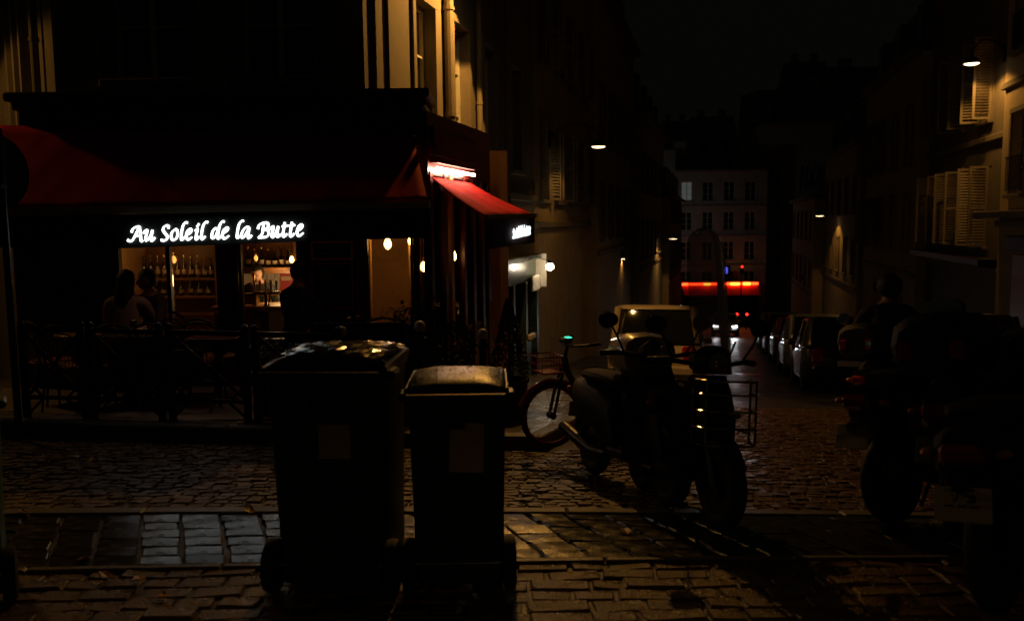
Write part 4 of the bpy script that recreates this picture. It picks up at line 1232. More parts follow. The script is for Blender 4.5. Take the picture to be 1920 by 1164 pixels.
# glasses
def glass(label, tab, dx, dy, beer=True):
    p = Vector(tab.location) + Vector((dx, dy, .743))
    g = thing('beer_glass', label, 'glass', p)
    MB().lathe([(.028, .0), (.03, .006), (.026, .012), (.036, .13), (.034, .13), (.025, .018), (.004, .016)], 14).build('glass_wall', M_clear, g, smooth=True)
    MB().lathe([(.004, .019), (.0245, .019), (.0325, .10), (.004, .10)], 14).build('drink', mat('amber_beer', (.5, .2, .03), .2, var=0), g, smooth=True)
    MB().lathe([(.004, .1005), (.0328, .1005), (.034, .126), (.004, .13)], 14).build('foam', M_ball, g, smooth=True)
glass('beer glass with pale foam on the red table', t3, .13, -.05)
glass('second beer glass standing behind the foaming one', t3, .2, .1)
glass('beer glass on the long table by the woman', t1, -.1, .05)
ast = thing('ashtray', 'small round ashtray on the red topped table', 'ashtray', Vector(t3.location) + Vector((-.12, -.06, .743)))
MB().lathe([(.004, .004), (.045, .004), (.05, .03), (.055, .03), (.05, 0), (.004, 0)], 16).build('dish', M_chrome, ast, smooth=True)
MB().box((0, .05, .028), (.014, .02, .008)).build('rest', M_chrome, ast)

# lamps under the awning
for px, lab, pw_ in ((330, 'small lamp under the awning over the long terrace table', 5.0), (600, 'small lamp under the awning over the red topped table', 3.0)):
    p = Vector((P(px, 500, 8.98).x, 8.98, 1.80))
    tl_ = thing('terrace_lamp', lab, 'lamp', p, group='lamps under the awning')
    MB().lathe([(.02, .1), (.05, .09), (.075, .0), (.07, .0), (.045, .08)], 16).build('shade', M_iron, tl_, smooth=True)
    MB().ball((0, 0, .035), .03, 8).build('bulb', mat('small_warm_bulb', (1, .8, .6), .4, var=0, emit=(1, .6, .4), estr=3.0), tl_, smooth=True)
    MB().cyl((0, 0, .1), (0, 0, .3), .006, 6).build('stem', M_iron, tl_)
    lamp('terrace_lamp_light', 'SPOT', (p.x, p.y, p.z + .0), pw_, (1, .52, .36), .03, aim=(p.x, p.y - .5, p.z - 2), spot=R(96), blend=.6)

# ================================================================== BARRIERS, BOLLARDS, SIGN
def barrier(label, pxa, pxb, Y):
    a_ = P(pxa, 790, Y); b_ = P(pxb, 790, Y)
    za = ground(a_.x, Y) + KH; zb_ = ground(b_.x, Y) + KH
    r = thing('street_barrier', label, 'barrier', ((a_.x + b_.x) / 2, Y, (za + zb_) / 2), group='barriers along the terrace')
    w = b_.x - a_.x; s_ = (zb_ - za) / w
    H = .88
    zf = lambda x: s_ * x
    for sx in (-1, 1):
        x = sx * w / 2
        mb = MB().box((x, 0, zf(x) + H / 2), (.06, .06, H), bev=.006); mb.lathe([(.045, 0), (.045, .012), (.03, .02)], 10, (x, 0, zf(x))); mb.build('post', M_iron, r)
        MB().ball((x, 0, zf(x) + H + .025), .035, 8).build('finial', M_iron, r, smooth=True)
    x0, x1 = -w / 2 + .03, w / 2 - .03
    for z, t_ in ((H - .03, .045), (.2, .035)):
        MB().bar((x0, 0, zf(x0) + z), (x1, 0, zf(x1) + z), .04, t_).build('rail', M_iron, r)
    MB().bar((x0, 0, zf(x0) + H - .06), (x1, 0, zf(x1) + .23), .022, .028).build('cross_brace', M_iron, r)
    MB().bar((x0, .026, zf(x0) + .23), (x1, .026, zf(x1) + H - .06), .022, .028).build('cross_brace', M_iron, r)
    for sx in (-1, 1):
        x = sx * (w / 2 - .03)
        MB().bar((x, 0, zf(x) + .05), (x - sx * .14, 0, zf(x) + .19), .02, .022).build('knee_brace', M_iron, r)
        MB().bar((x, 0, zf(x) + .34), (x - sx * .12, 0, zf(x) + .22), .02, .022).build('knee_brace', M_iron, r)
    MB().torus((0, 0, H * .52), .075, .012, n=20, m=6).build('ring', M_iron, r, smooth=True)
BRY = 8.0
barrier('black cross-braced barrier nearest the left edge of the terrace', 52, 162, BRY)
barrier('black cross-braced barrier with a glinting brace, second from the left', 178, 306, BRY - .01)
barrier('black cross-braced barrier third from the left', 325, 466, BRY - .02)
barrier('black cross-braced barrier mostly hidden behind the larger bin', 484, 640, BRY - .03)

def bollard(label, px, pyt, Y):
    b_ = P(px, pyt, Y); g = ground(b_.x, Y) + KH
    r = thing('bollard', label, 'bollard', (b_.x, Y, g), group='ball-topped bollards'); h = b_.z - g
    MB().lathe([(.07, 0), (.07, .05), (.05, .09), (.04, .2), (.036, h - .2), (.05, h - .17), (.05, h - .14), (.034, h - .12), (.034, h - .09)], 16).build('post', M_iron, r, smooth=True)
    MB().ball((0, 0, h - .05), .052, 12, (1, 1, 1.08)).build('ball', M_ball, r, smooth=True)
    MB().torus((0, 0, h - .16), .05, .008, axis=(0, 0, 1), n=18, m=6).build('collar', M_iron, r, smooth=True)
bollard('cream ball topped bollard left of the round shrub, left of two', 787, 602, 8.05)
bollard('cream ball topped bollard behind the smaller bin, right of two', 905, 617, 8.05)
bollard('ball topped bollard hidden low behind the larger bin', 640, 612, 8.05)

p = P(27, 800, 7.2)
gz_ = ground(p.x, p.y)
ts = thing('traffic_sign', 'dark round traffic sign seen from behind on a thin pole, left edge', 'traffic sign', (p.x, 7.2, gz_))
zt = P(27, 322, 7.2).z - gz_
MB().tube([(.02, .03, 0), (.02, .03, zt + .36)], .03, 10).build('pole', M_iron, ts, smooth=True)
prof = MB().lathe([(.005, -.012), (.30, -.012), (.315, -.004), (.315, .02), (.30, .012), (.005, .008)], 36, (0, 0, 0), (0.93, -0.36, 0))
o = prof.build('sign_disc', M_iron, ts, smooth=True); o.location = (-.02, 0, zt)
for dz in (-.12, .12):
    MB().box((.0, .02, zt + dz), (.09, .09, .03)).build('clamp', M_iron, ts)

# ================================================================== WHEELIE BINS
M_drop = mat('water_drop', (.02, .025, .02), .04, var=0, spec=1.0, coat=1.0)
def wheelie(label, loc, rz, w, d, h, sticker=None, lid_open=None, lidm=None, film=False):
    r = thing('wheelie_bin', label, 'bin', loc, rz, group='green wheelie bins')
    mb = MB(); rings = []
    bw, bd = w * .885, d * .80
    def ring(wx, dy, z, yo, c=.045):
        pts = []
        for sx, sy, a0 in ((1, 1, 0), (-1, 1, 90), (-1, -1, 180), (1, -1, 270)):
            for q in range(4):
                a_ = R(a0 + q * 30)
                pts.append(Vector((sx * (wx / 2 - c) + c * math.cos(a_), yo + sy * (dy / 2 - c) + c * math.sin(a_), z)))
        return pts
    zs = [(.03, bw, bd, -.02), (.06, bw * 1.005, bd * 1.02, -.02), (.30, bw * 1.02, bd * 1.06, -.01), (h * .6, w * .925, d * .88, 0), (h * .86, w * .95, d * .93, 0), (h * .862, w * .955, d * .945, 0), (h - .07, w * .965, d * .955, 0), (h - .068, w * 1.0, d * .99, 0), (h - .035, w * 1.0, d * .99, 0), (h - .034, w * .965, d * .955, 0)]
    for z, a_, b_, yo in zs: rings.append(ring(a_, b_, z, yo))
    inner = ring(w * .90, d * .89, h - .034, 0); innerb = ring(w * .82, d * .8, h * .5, 0)
    mb.loft(rings + [inner, innerb])
    mb.build('body', M_bin, r, smooth=True, sharp=35)
    # ribs on the near face
    for k in (-1, 1):
        MB().box((k * w * .34, -d * .46, h * .5), (.018, .018, h * .62), rot=Euler((-.055, 0, 0)), bev=.004).build('rib', M_bin, r)
    # lid: shallow dome with turned-down rim, hinged at the back (+y)
    n1, n2 = 14, 10; lv = []; lw, ld = w * 1.02, d * 1.03
    for j in range(n2 + 1):
        for i in range(n1 + 1):
            a_, b_ = i / n1 * 2 - 1, j / n2 * 2 - 1
            e = max(abs(a_), abs(b_))
            z = .036 * (1 - abs(a_) ** 4) * (1 - abs(b_) ** 4) ** .7
            rx = 1 - .05 * max(0, abs(b_) - .7) * 3
            lv.append(Vector((a_ * lw / 2 * rx, b_ * ld / 2, z)))
    lm = MB(); nn = n1 + 1
    lm.add(lv, [(j * nn + i, j * nn + i + 1, (j + 1) * nn + i + 1, (j + 1) * nn + i) for j in range(n2) for i in range(n1)])
    lo = lm.build('lid', lidm or M_lid, r, smooth=True, sharp=70)
    md = lo.modifiers.new('thick', 'SOLIDIFY'); md.thickness = .008; md.offset = 1
    rim = MB()
    rim.box((0, -ld / 2, -.012), (lw * .93, .014, .034), bev=.004); rim.box((-lw / 2 + .007, 0, -.012), (.014, ld * .9, .034), bev=.004); rim.box((lw / 2 - .007, 0, -.012), (.014, ld * .9, .034), bev=.004)
    ro = rim.build('lid_rim', lidm or M_lid, lo)
    for k in (-1, 1):
        MB().tube([(k * w * .2 - .05, -ld / 2 - .004, -.004), (k * w * .2 - .05, -ld / 2 - .03, .0), (k * w * .2 + .05, -ld / 2 - .03, .0), (k * w * .2 + .05, -ld / 2 - .004, -.004)], .008, 6).build('lid_grip', M_bin, lo, smooth=True)
    lo.location = (0, 0, h - .012)
    if not lid_open:
        dr = random.Random(int(w * 1000)); db = MB()
        for _ in range(420):
            a_, b_ = dr.uniform(-.95, .95), dr.uniform(-.95, .95)
            z = .036 * (1 - abs(a_) ** 4) * (1 - abs(b_) ** 4) ** .7 + .008
            q_ = dr.uniform(.0012, .0034)
            db.add([v + Vector((a_ * lw / 2 * .97, b_ * ld / 2, z)) for v in MB().lathe([(q_, 0), (q_ * .8, q_ * .45), (q_ * .3, q_ * .72)], 6).v], MB().lathe([(q_, 0), (q_ * .8, q_ * .45), (q_ * .3, q_ * .72)], 6).f)
        db.build('rain_drops', M_drop, lo, smooth=True, kind='stuff')
    if lid_open:
        lo.location = (0, d * .5, h + .02); lo.rotation_euler = (lid_open, 0, 0)
        for v in lo.data.vertices: v.co.y -= ld / 2
        for ch in [ro] + [c for c in lo.children if c != ro]:
            for v in ch.data.vertices: v.co.y -= ld / 2
    # handle bar at the back, axle and wheels
    hb = MB(); hb.tube([(-w * .46, d * .5, h - .05), (-w * .47, d * .5 + .06, h - .03), (w * .47, d * .5 + .06, h - .03), (w * .46, d * .5, h - .05)], .015, 8)
    hb.build('handle', M_bin, r, smooth=True)
    for k in (-1, 1):
        MB().box((k * w * .515, d * .30, h - .05), (.05, .12, .035), bev=.01).build('side_grip', M_bin, r)
    MB().tube([(-w * .54, d * .36, .115), (w * .54, d * .36, .115)], .012, 8).build('axle', M_chrome, r, smooth=True)
    for k in (-1, 1):
        wh = MB().lathe([(.05, -.026), (.085, -.03), (.112, -.024), (.115, 0), (.112, .024), (.085, .03), (.05, .026)], 24, (k * (w * .50), d * .36, .115), (1, 0, 0)).build('wheel', M_rubber, r, smooth=True)
        MB().lathe([(.004, -.028), (.05, -.024), (.05, .024), (.004, .028)], 16, (k * (w * .50), d * .36, .115), (1, 0, 0)).build('hub', M_plastic, wh, smooth=True)
    if sticker:
        sx, sz, sw, sh, sr = sticker
        st = MB().box((0, 0, 0), (sw, .003, sh)).build('sticker', M_paper, r)
        f_ = sz / h
        st.location = (-sx, (d * (.375 + .105 * f_)) + .016, sz); st.rotation_euler = (R(3.5), R(sr), 0)
    MB().box((w * .02, d * .478, h - .165), (w * .2, .006, .03)).build('embossed_plate', M_plastic, r)
    return r
M_lid = mat('wet_green_lid', (0.014, 0.05, 0.026), 0.34, var=0.3, vscale=20, bump=0.18, bscale=55, rvar=0.1)
gb = G(624, 1122); gb2 = G(856, 1120)
bL = wheelie('larger dark green wheelie bin with a wet lid and torn plastic film', (gb.x, gb.y + .30, ground(gb.x, gb.y)), R(177), .525, .60, 1.005, (.04, .68, .135, .145, 1.0))
bR = wheelie('smaller dark green wheelie bin with a wet domed lid and large paper sticker', (gb2.x + .005, gb2.y + .28, ground(gb2.x, gb2.y)), R(181.5), .435, .52, .905, (.04, .645, .145, .21, -2.0))
ge = G(-90, 1120)
bE = wheelie('wheelie bin cut by the left edge with its brown lid thrown open', (-2.45, 3.60, 0), R(209), .43, .55, .9, None, R(-40), M_brown)
# clear plastic film lying crumpled on the larger lid
fm = MB(); n1, n2 = 22, 12; r_ = random.Random(9)
for j in range(n2 + 1):
    for i in range(n1 + 1):
        a_, b_ = i / n1 * 2 - 1, j / n2 * 2 - 1
        z = .036 * (1 - min(1, abs(a_)) ** 4) * (1 - abs(b_) ** 4) ** .7 + .014 + .006 * abs(math.sin(a_ * 9 + b_ * 5)) + r_.uniform(0, .005)
        if abs(a_) > .82: z += .02 * r_.random() - .012
        fm.v.append(Vector((a_ * .25 + r_.uniform(-.006, .006), b_ * .27 + r_.uniform(-.006, .006), z)))
nn = n1 + 1
fm.f = [[j * nn + i, j * nn + i + 1, (j + 1) * nn + i + 1, (j + 1) * nn + i] for j in range(n2) for i in range(n1)]
fo = fm.build('plastic_film', mat_glass('clear_plastic_film', (.88, .86, .82), .25, .16))
fo.location = (bL.location.x, bL.location.y, bL.location.z + .994); fo.rotation_euler = (0, 0, R(-3))
tag(fo, 'crumpled clear plastic film lying wet on the larger bin lid', 'plastic film')

# ================================================================== PLANTS
def leaf_cloud(n, fn, size, seed, flat=.35):
    r_ = random.Random(seed); mb = MB()
    for _ in range(n):
        p, nrm = fn(r_)
        a_ = r_.uniform(.6, 1.3) * size
        q = Euler((r_.uniform(-1.2, 1.2), r_.uniform(-1.2, 1.2), r_.uniform(0, 6.28))).to_matrix()
        vs = [q @ Vector(v) for v in ((-a_ * .5, 0, 0), (0, -a_ * flat, .1 * a_), (a_ * .5, 0, 0), (0, a_ * flat, .1 * a_))]
        mb.add([p + v for v in vs], [(0, 1, 2, 3)])
    return mb
def shrub(name, label, px, pyb, Y, w, h, kind, n, size, seed, pot=True):
    b_ = P(px, pyb, Y); x = b_.x; zb_ = TZ if (Y > 8.12 and px < 760) else ground(x, Y) + KH
    r = thing(name, label, 'shrub', (x, Y, zb_))
    ph = .42 if pot else .05
    if pot:
        MB().lathe([(.13, 0), (.17, .02), (.2, .38), (.215, .385), (.215, .42), (.195, .42), (.19, .36), (.01, .36)], 18).build('pot', M_pot, r, smooth=True)
    tr = MB(); tr.tube([(0, 0, ph - .1), (.01, .01, ph + h * .3), (0, 0, ph + h * .6)], [.022, .016, .008], 7)
    rr = random.Random(seed)
    for k in range(7):
        a_ = rr.uniform(0, 6.28); z0 = ph + h * rr.uniform(.1, .5)
        tr.tube([(0, 0, z0), (math.cos(a_) * w * .2, math.sin(a_) * w * .2, z0 + h * .15), (math.cos(a_) * w * .38, math.sin(a_) * w * .38, z0 + h * .33)], [.009, .006, .003], 5)
    tr.build('stem', M_bark, r, smooth=True)
    def fn(q):
        if kind == 'ball':
            d = Vector((q.gauss(0, 1), q.gauss(0, 1), q.gauss(0, 1))).normalized(); rad = q.uniform(.72, 1.0)
            return Vector((d.x * w / 2 * rad, d.y * w / 2 * rad, ph + h / 2 + d.z * h / 2 * rad)), d
        if kind == 'cone':
            t = q.random() ** .8; a_ = q.uniform(0, 6.28); rad = w / 2 * (1 - t) * q.uniform(.7, 1.05) + .02
            return Vector((math.cos(a_) * rad, math.sin(a_) * rad, ph + t * h)), Vector((0, 0, 1))
        k = q.randrange(9); c = Vector((math.cos(k * 2.3) * w * .24, math.sin(k * 2.3) * w * .24, ph + h * (.25 + .6 * ((k * 37) % 9) / 9)))
        d = Vector((q.gauss(0, 1), q.gauss(0, 1), q.gauss(0, 1))) * (w * .13)
        return c + d, d
    leaf_cloud(n, fn, size, seed).build('foliage', M_leafg, r)
    return r
shrub('potted_shrub', 'loose dark potted shrub against the lit corner glass', 778, 690, 8.75, .62, .85, 'loose', 1500, .05, 3)
shrub('round_topiary', 'dark round clipped shrub in a pot before the side glazing', 850, 700, 8.5, .48, .62, 'ball', 1800, .038, 4)
shrub('cone_topiary', 'dark cone shaped shrub right of the second bollard', 955, 770, 9.0, .46, .85, 'cone', 1500, .04, 5)
shrub('low_planting', 'low green plants in a pot behind the barriers, left of the larger bin', 512, 700, 8.4, .5, .28, 'loose', 700, .045, 6)
shrub('low_planting', 'low green plants in a pot just behind the larger bin', 572, 700, 8.35, .4, .3, 'loose', 600, .045, 8)

# black windbreak with faint red lettering
a_ = P(585, 655, 8.35); b_ = P(756, 655, 8.35)
sc_ = thing('windbreak_screen', 'low black terrace windbreak with two faint red words', 'windbreak', ((a_.x + b_.x) / 2, 8.35, TZ))
w = b_.x - a_.x; hh = P(670, 605, 8.35).z - TZ
MB().box((0, 0, hh / 2 + .03), (w, .025, hh - .06), bev=.004).build('canvas', M_cblack, sc_)
for sx in (-1, 0, 1):
    MB().tube([(sx * w / 2, .02, 0), (sx * w / 2, .02, hh + .03)], .018, 8).build('post', M_iron, sc_, smooth=True)
for k, px in enumerate((622, 706)):
    c = P(px, 629, 8.35); mb = MB(); L = .22
    pts = [(c.x - (a_.x + b_.x) / 2 - L / 2 + L * i / 40, -.018, c.z - TZ + .014 * math.sin(i * 1.25) * (1.6 if i < 4 else .8)) for i in range(41)]
    mb.tube(pts, .0045, 5); mb.build('red_word', M_redlet, sc_)

# ================================================================== LAMP-LIT SHOP DOWN THE STREET
def st(t, off, z): 
    p = C0 + U * t + V * off; return Vector((p.x, p.y, z))
shop_g = ground(*st(7.5, 0, 0).xy)
shop = thing('small_shop', 'small dark green shopfront with a cream sign board lit by a white lamp', 'shopfront', st(4.4, 0.02, shop_g), math.atan2(U.y, U.x))
Ls = 4.6
SB = lambda c, d, n, m_, bev=.01: MB().box(c, d, bev=bev).build(n, m_, shop)
SB((Ls / 2, -.14, 2.62), (Ls, .3, .1), 'shop_cornice', M_greenshop)
SB((Ls / 2, -.08, 2.33), (Ls - .05, .14, .44), 'shop_fascia', M_greenshop)
for k in range(5):
    SB((.08 + k * (Ls - .16) / 4, -.1, .9), (.16, .2, 2.4), 'shop_pilaster', M_greenshop)
for k in range(4):
    x0 = .16 + k * (Ls - .16) / 4; w = (Ls - .16) / 4 - .16
    SB((x0 + w / 2, -.05, .15), (w - .004, .08, .8), 'shop_riser', M_greenshop)
    SB((x0 + w / 2, -.03, 1.3), (w - .004, .03, 1.5), 'shop_window', M_pane)
SB((Ls - .45, -.24, 2.05), (.9, .05, .34), 'sign_board', M_cream)
SB((Ls - .02, -.24, 2.3), (.05, .3, .75), 'blade_sign', M_cream)
SB((Ls - .75, -.2, .9), (.5, .1, .10), 'door_ledge', M_cream)
SB((Ls - .75, -.12, .35), (.5, .05, .9), 'door_panel', M_greenshop)
sl = P(1031, 500, st(8.55, .6, 0).y)
wlp = thing('shop_lamp', 'round bright white lamp on the wall of the small green shop', 'lamp', sl)
MB().ball((0, 0, 0), .085, 12).build('globe', M_wlamp, wlp, smooth=True)
wv = -V * max(.2, (sl - C0).dot(V))
MB().tube([(0, 0, .07), (0, 0, .13), wv * .5 + Vector((0, 0, .2)), wv + Vector((0, 0, .1))], .012, 7).build('arm', M_iron, wlp, smooth=True)
MB().lathe([(.02, .07), (.05, .06), (.055, .1), (.02, .13)], 12).build('cap', M_iron, wlp, smooth=True)
lamp('shop_lamp_light', 'POINT', sl, 18, (1, .78, .5), .085)

# ================================================================== RED CAFÉ AT THE BOTTOM
ry = EY - 1.1
ra = P(1279, 533, ry); rb = P(1421, 533, ry)
rc = thing('red_neon_bar', 'far bar with a glowing red neon band and red awning at the crossing', 'bar', (ra.x, ry, ez))
zz = ra.z - ez; w = rb.x - ra.x
MB().box((w / 2, .45, zz * .5 + .1), (w, .9, zz + .4)).build('shopfront', M_darkred, rc)
MB().tube([(0, -.06, zz), (w, -.06, zz)], .13, 8).build('neon_band', M_neonred, rc, smooth=True)
MB().slab([(0, 0, zz - .25), (w, 0, zz - .25), (w, -1.2, zz - 1.1), (0, -1.2, zz - 1.1)], (0, 0, .04)).build('awning', M_awning, rc)
for px, ww in ((1325, .7), (1377, .9), (1399, .7)):
    MB().box((P(px, 533, ry).x - ra.x, -.24, zz), (ww, .1, .26), bev=.02).build('yellow_sign_box', M_neonyel, rc)
for k in range(5):
    MB().box((w * (k + .5) / 5, -.02, zz * .38), (w / 5 - .2, .04, zz * .6)).build('window', M_pane, rc)
lamp('neon_light', 'POINT', (ra.x + w * .3, ry - .5, ez + zz - .1), 14, (1, .03, .01), .5)
lamp('neon_light', 'POINT', (ra.x + w * .8, ry - .5, ez + zz - .1), 9, (1, .03, .01), .5)
lamp('crossing_light', 'POINT', (ra.x - 1.5, ry - 7, ez + 9.5), 55, (1, .95, .9), .3)
bd = thing('blue_sign', 'small blue lit digits hanging above the red neon bar', 'sign', P(1357, 507, ry - .2))
for q in (-.24, .24):
    for z in (-.15, .15): MB().torus((q, 0, z), .13, .045, n=12, m=5).build('digit_loop', M_neonblue, bd)
MB().box((0, .12, 0), (1.4, .1, 1.0)).build('case', M_iron, bd)
def traffic_light(label, px, py, Y):
    p = P(px, py, Y); g = ground(p.x, Y)
    r = thing('traffic_light', label, 'traffic light', (p.x, Y, g)); h = p.z - g
    MB().tube([(0, .12, 0), (0, .12, h + .3)], .05, 8).build('pole', M_iron, r)
    MB().box((0, 0, h - .25), (.3, .2, .95), bev=.04).build('housing', M_iron, r)
    for k, mm in enumerate((M_redlight, M_plastic, M_plastic)):
        MB().lathe([(.004, .03), (.1, .012), (.11, 0)], 14, (0, -.1, h - k * .28), (0, -1, 0)).build('lamp_lens', mm, r, smooth=True)
traffic_light('far traffic light glowing red beside the blue sign', 1391, 500, 78)
traffic_light('far traffic light glowing red below the neon band', 1381, 589, 62)
traffic_light('far dim red traffic light right of the other low one', 1400, 589, 70)

# ================================================================== VEHICLES
def rrect(hw, z0, z1, y, c=.12, n=3):
    pts = []
    for sx, zc, a0 in ((1, z1 - c, 0), (-1, z1 - c, 90), (-1, z0 + c, 180), (1, z0 + c, 270)):
        for q in range(n + 1):
            a_ = R(a0 + q * 90 / n)
            pts.append(Vector((sx * (hw - c) + c * math.cos(a_), y, zc + c * math.sin(a_))))
    return pts
def hring(hw, y0, y1, z, c=.2, n=3):
    pts = []
    for sx, yc, a0 in ((1, y1 - c, 0), (-1, y1 - c, 90), (-1, y0 + c, 180), (1, y0 + c, 270)):
        for q in range(n + 1):
            a_ = R(a0 + q * 90 / n)
            pts.append(Vector((sx * (hw - c) + c * math.cos(a_), yc + c * math.sin(a_), z)))
    return pts
def car(label, loc, rz, paint, L=3.9, w=1.7, h=1.48, hatch=True, slope=0.0, lights_on=False, rear_win=(.62, .9), cat='car', tails_on=False, group='cars along the street'):
    r = thing('parked_car' if not lights_on else 'oncoming_car', label, cat, loc, group=group, rot=Euler((slope, 0, rz), 'XYZ'))
    hw = w / 2
    rings = [rrect(hw * .86, .32, .72, -L / 2, .1), rrect(hw * .95, .22, .86, -L / 2 + .08, .12), rrect(hw, .18, .92, -L / 2 + .3, .13), rrect(hw, .17, .94, -L * .2, .13),
             rrect(hw, .17, .93, L * .12, .13), rrect(hw * .99, .18, .86, L * .3, .14), rrect(hw * .95, .2, .74, L / 2 - .18, .13), rrect(hw * .84, .28, .64, L / 2, .1)]
    MB().loft(rings).build('body', paint, r, smooth=True, sharp=50)
    y0, y1 = (-L / 2 + .12, L * .2) if hatch else (-L / 2 + .75, L * .2)
    g = MB().loft([hring(hw * .96, y0, y1 + .18, .9, .2), hring(hw * .90, y0 + .12, y1 - .12, .9 + (h - .9) * .5, .2), hring(hw * .83, y0 + .26, y1 - .42, h - .07, .2)])
    g.build('greenhouse', M_carglass, r, smooth=True, sharp=50)
    MB().loft([hring(hw * .845, y0 + .22, y1 - .40, h - .085, .2), hring(hw * .83, y0 + .25, y1 - .44, h - .02, .2), hring(hw * .7, y0 + .38, y1 - .6, h, .2)]).build('roof', paint, r, smooth=True, sharp=60)
    for sx in (-1, 1):
        MB().tube([(sx * hw * .86, y0 + .1, .92), (sx * hw * .80, y0 + .26, h - .06)], .07, 8).build('rear_pillar', paint, r, smooth=True)
        MB().tube([(sx * hw * .9, y1 + .12, .9), (sx * hw * .76, y1 - .46, h - .06)], .035, 8).build('front_pillar', paint, r, smooth=True)
        MB().box((sx * hw * .9, -L * .08, (h + .9) / 2), (.05, .09, h - .98), rot=Euler((0, -sx * .2, 0))).build('door_pillar', paint, r)
        MB().box((sx * (hw + .06), y1 - .05, .98), (.16, .1, .12), bev=.03).build('wing_mirror', paint, r)
        MB().box((sx * (hw + .004), -L * .12, .74), (.02, .16, .03), bev=.006).build('door_handle', M_chrome, r)
        MB().box((sx * hw * .72, -L / 2 + .05, .72), (.24, .14, .3), bev=.04).build('tail_light', M_tailon if tails_on else M_tail, r)
        MB().box((sx * hw * .66, L / 2 - .07, .58), (.36, .16, .16), bev=.05).build('headlight', M_headon if lights_on else M_headl, r)
        for yy in (-L * .31, L * .32):
            wl_ = MB().lathe([(.2, -.1), (.29, -.1), (.315, -.07), (.315, .07), (.29, .1), (.2, .1)], 24, (sx * (hw - .09), yy, .31), (1, 0, 0)).build('wheel', M_rubber, r, smooth=True)
            MB().lathe([(.004, -.085), (.06, -.09), (.2, -.07), (.2, .07), (.06, .09), (.004, .085)], 16, (sx * (hw - .09), yy, .31), (1, 0, 0)).build('rim', M_carsil, wl_, smooth=True)
    MB().box((0, -L / 2 + .0, .42), (w * .86, .14, .2), bev=.05).build('rear_bumper', paint, r)
    MB().box((0, L / 2 - .02, .36), (w * .86, .14, .2), bev=.05).build('front_bumper', paint, r)
    MB().box((0, -L / 2 - .055, .58), (.5, .015, .11)).build('number_plate', M_plate, r)
    MB().box((0, L / 2 + .052, .4), (.5, .012, .11)).build('number_plate', M_plate, r)
    return r
UA = math.atan2(U.y, U.x) - math.pi / 2          # heading down the street
SLP = -math.atan(.135)
def place(px, Y): 
    x = (px - 960) / FPX * Y * 1.0; return Vector((x, Y, ground(x, Y)))
M_carpale2 = M_carpale
p = place(1240, 16.9)
car('pale beige hatchback parked on the left, its rear lit amber', p, UA, M_carpale, L=3.8, w=1.72, h=1.62, slope=SLP)
p = place(1238, 23.5); car('dark car parked beyond the pale beige hatchback', p, UA, M_cardark, slope=SLP)
p = place(1362, 55); oc = car('silver car coming up the street with white headlights lit', p, UA + math.pi, M_carsil, slope=-SLP, lights_on=True)
Mo = Matrix.Translation(oc.location) @ oc.rotation_euler.to_matrix().to_4x4()
for sx in (-1, 1):
    a_ = Mo @ Vector((sx * .56, 2.08, .6)); b_ = Mo @ Vector((sx * .3, 12, -.1))
    lamp('headlight_beam', 'SPOT', a_, 80, (.92, .97, 1), .06, aim=b_, spot=R(38), blend=.7)
for k, (off, t_, pm, lab, to) in enumerate(((4.9, 7.8, M_cardark, 'dark car nearest on the right, amber glint on its roof behind the motorbikes', False),
        (4.0, 12.5, M_cardark, 'dark parked car with glinting rear window, second on the right', False), (4.0, 17.3, M_carsil, 'silver parked car, third on the right of the street', False),
        (4.0, 22, M_carred, 'dark red parked car, fourth on the right of the street', False), (4.0, 26.9, M_cardark, 'dark parked car, fifth on the right of the street', False), (4.0, 31.8, M_carsil, 'small silver parked car farthest down the right kerb', False))):
    q = kB + U * t_ + V * off
    car(lab, (q.x, q.y, ground(q.x, q.y)), UA, pm, slope=SLP, h=1.46 + .06 * (k % 3), tails_on=to)

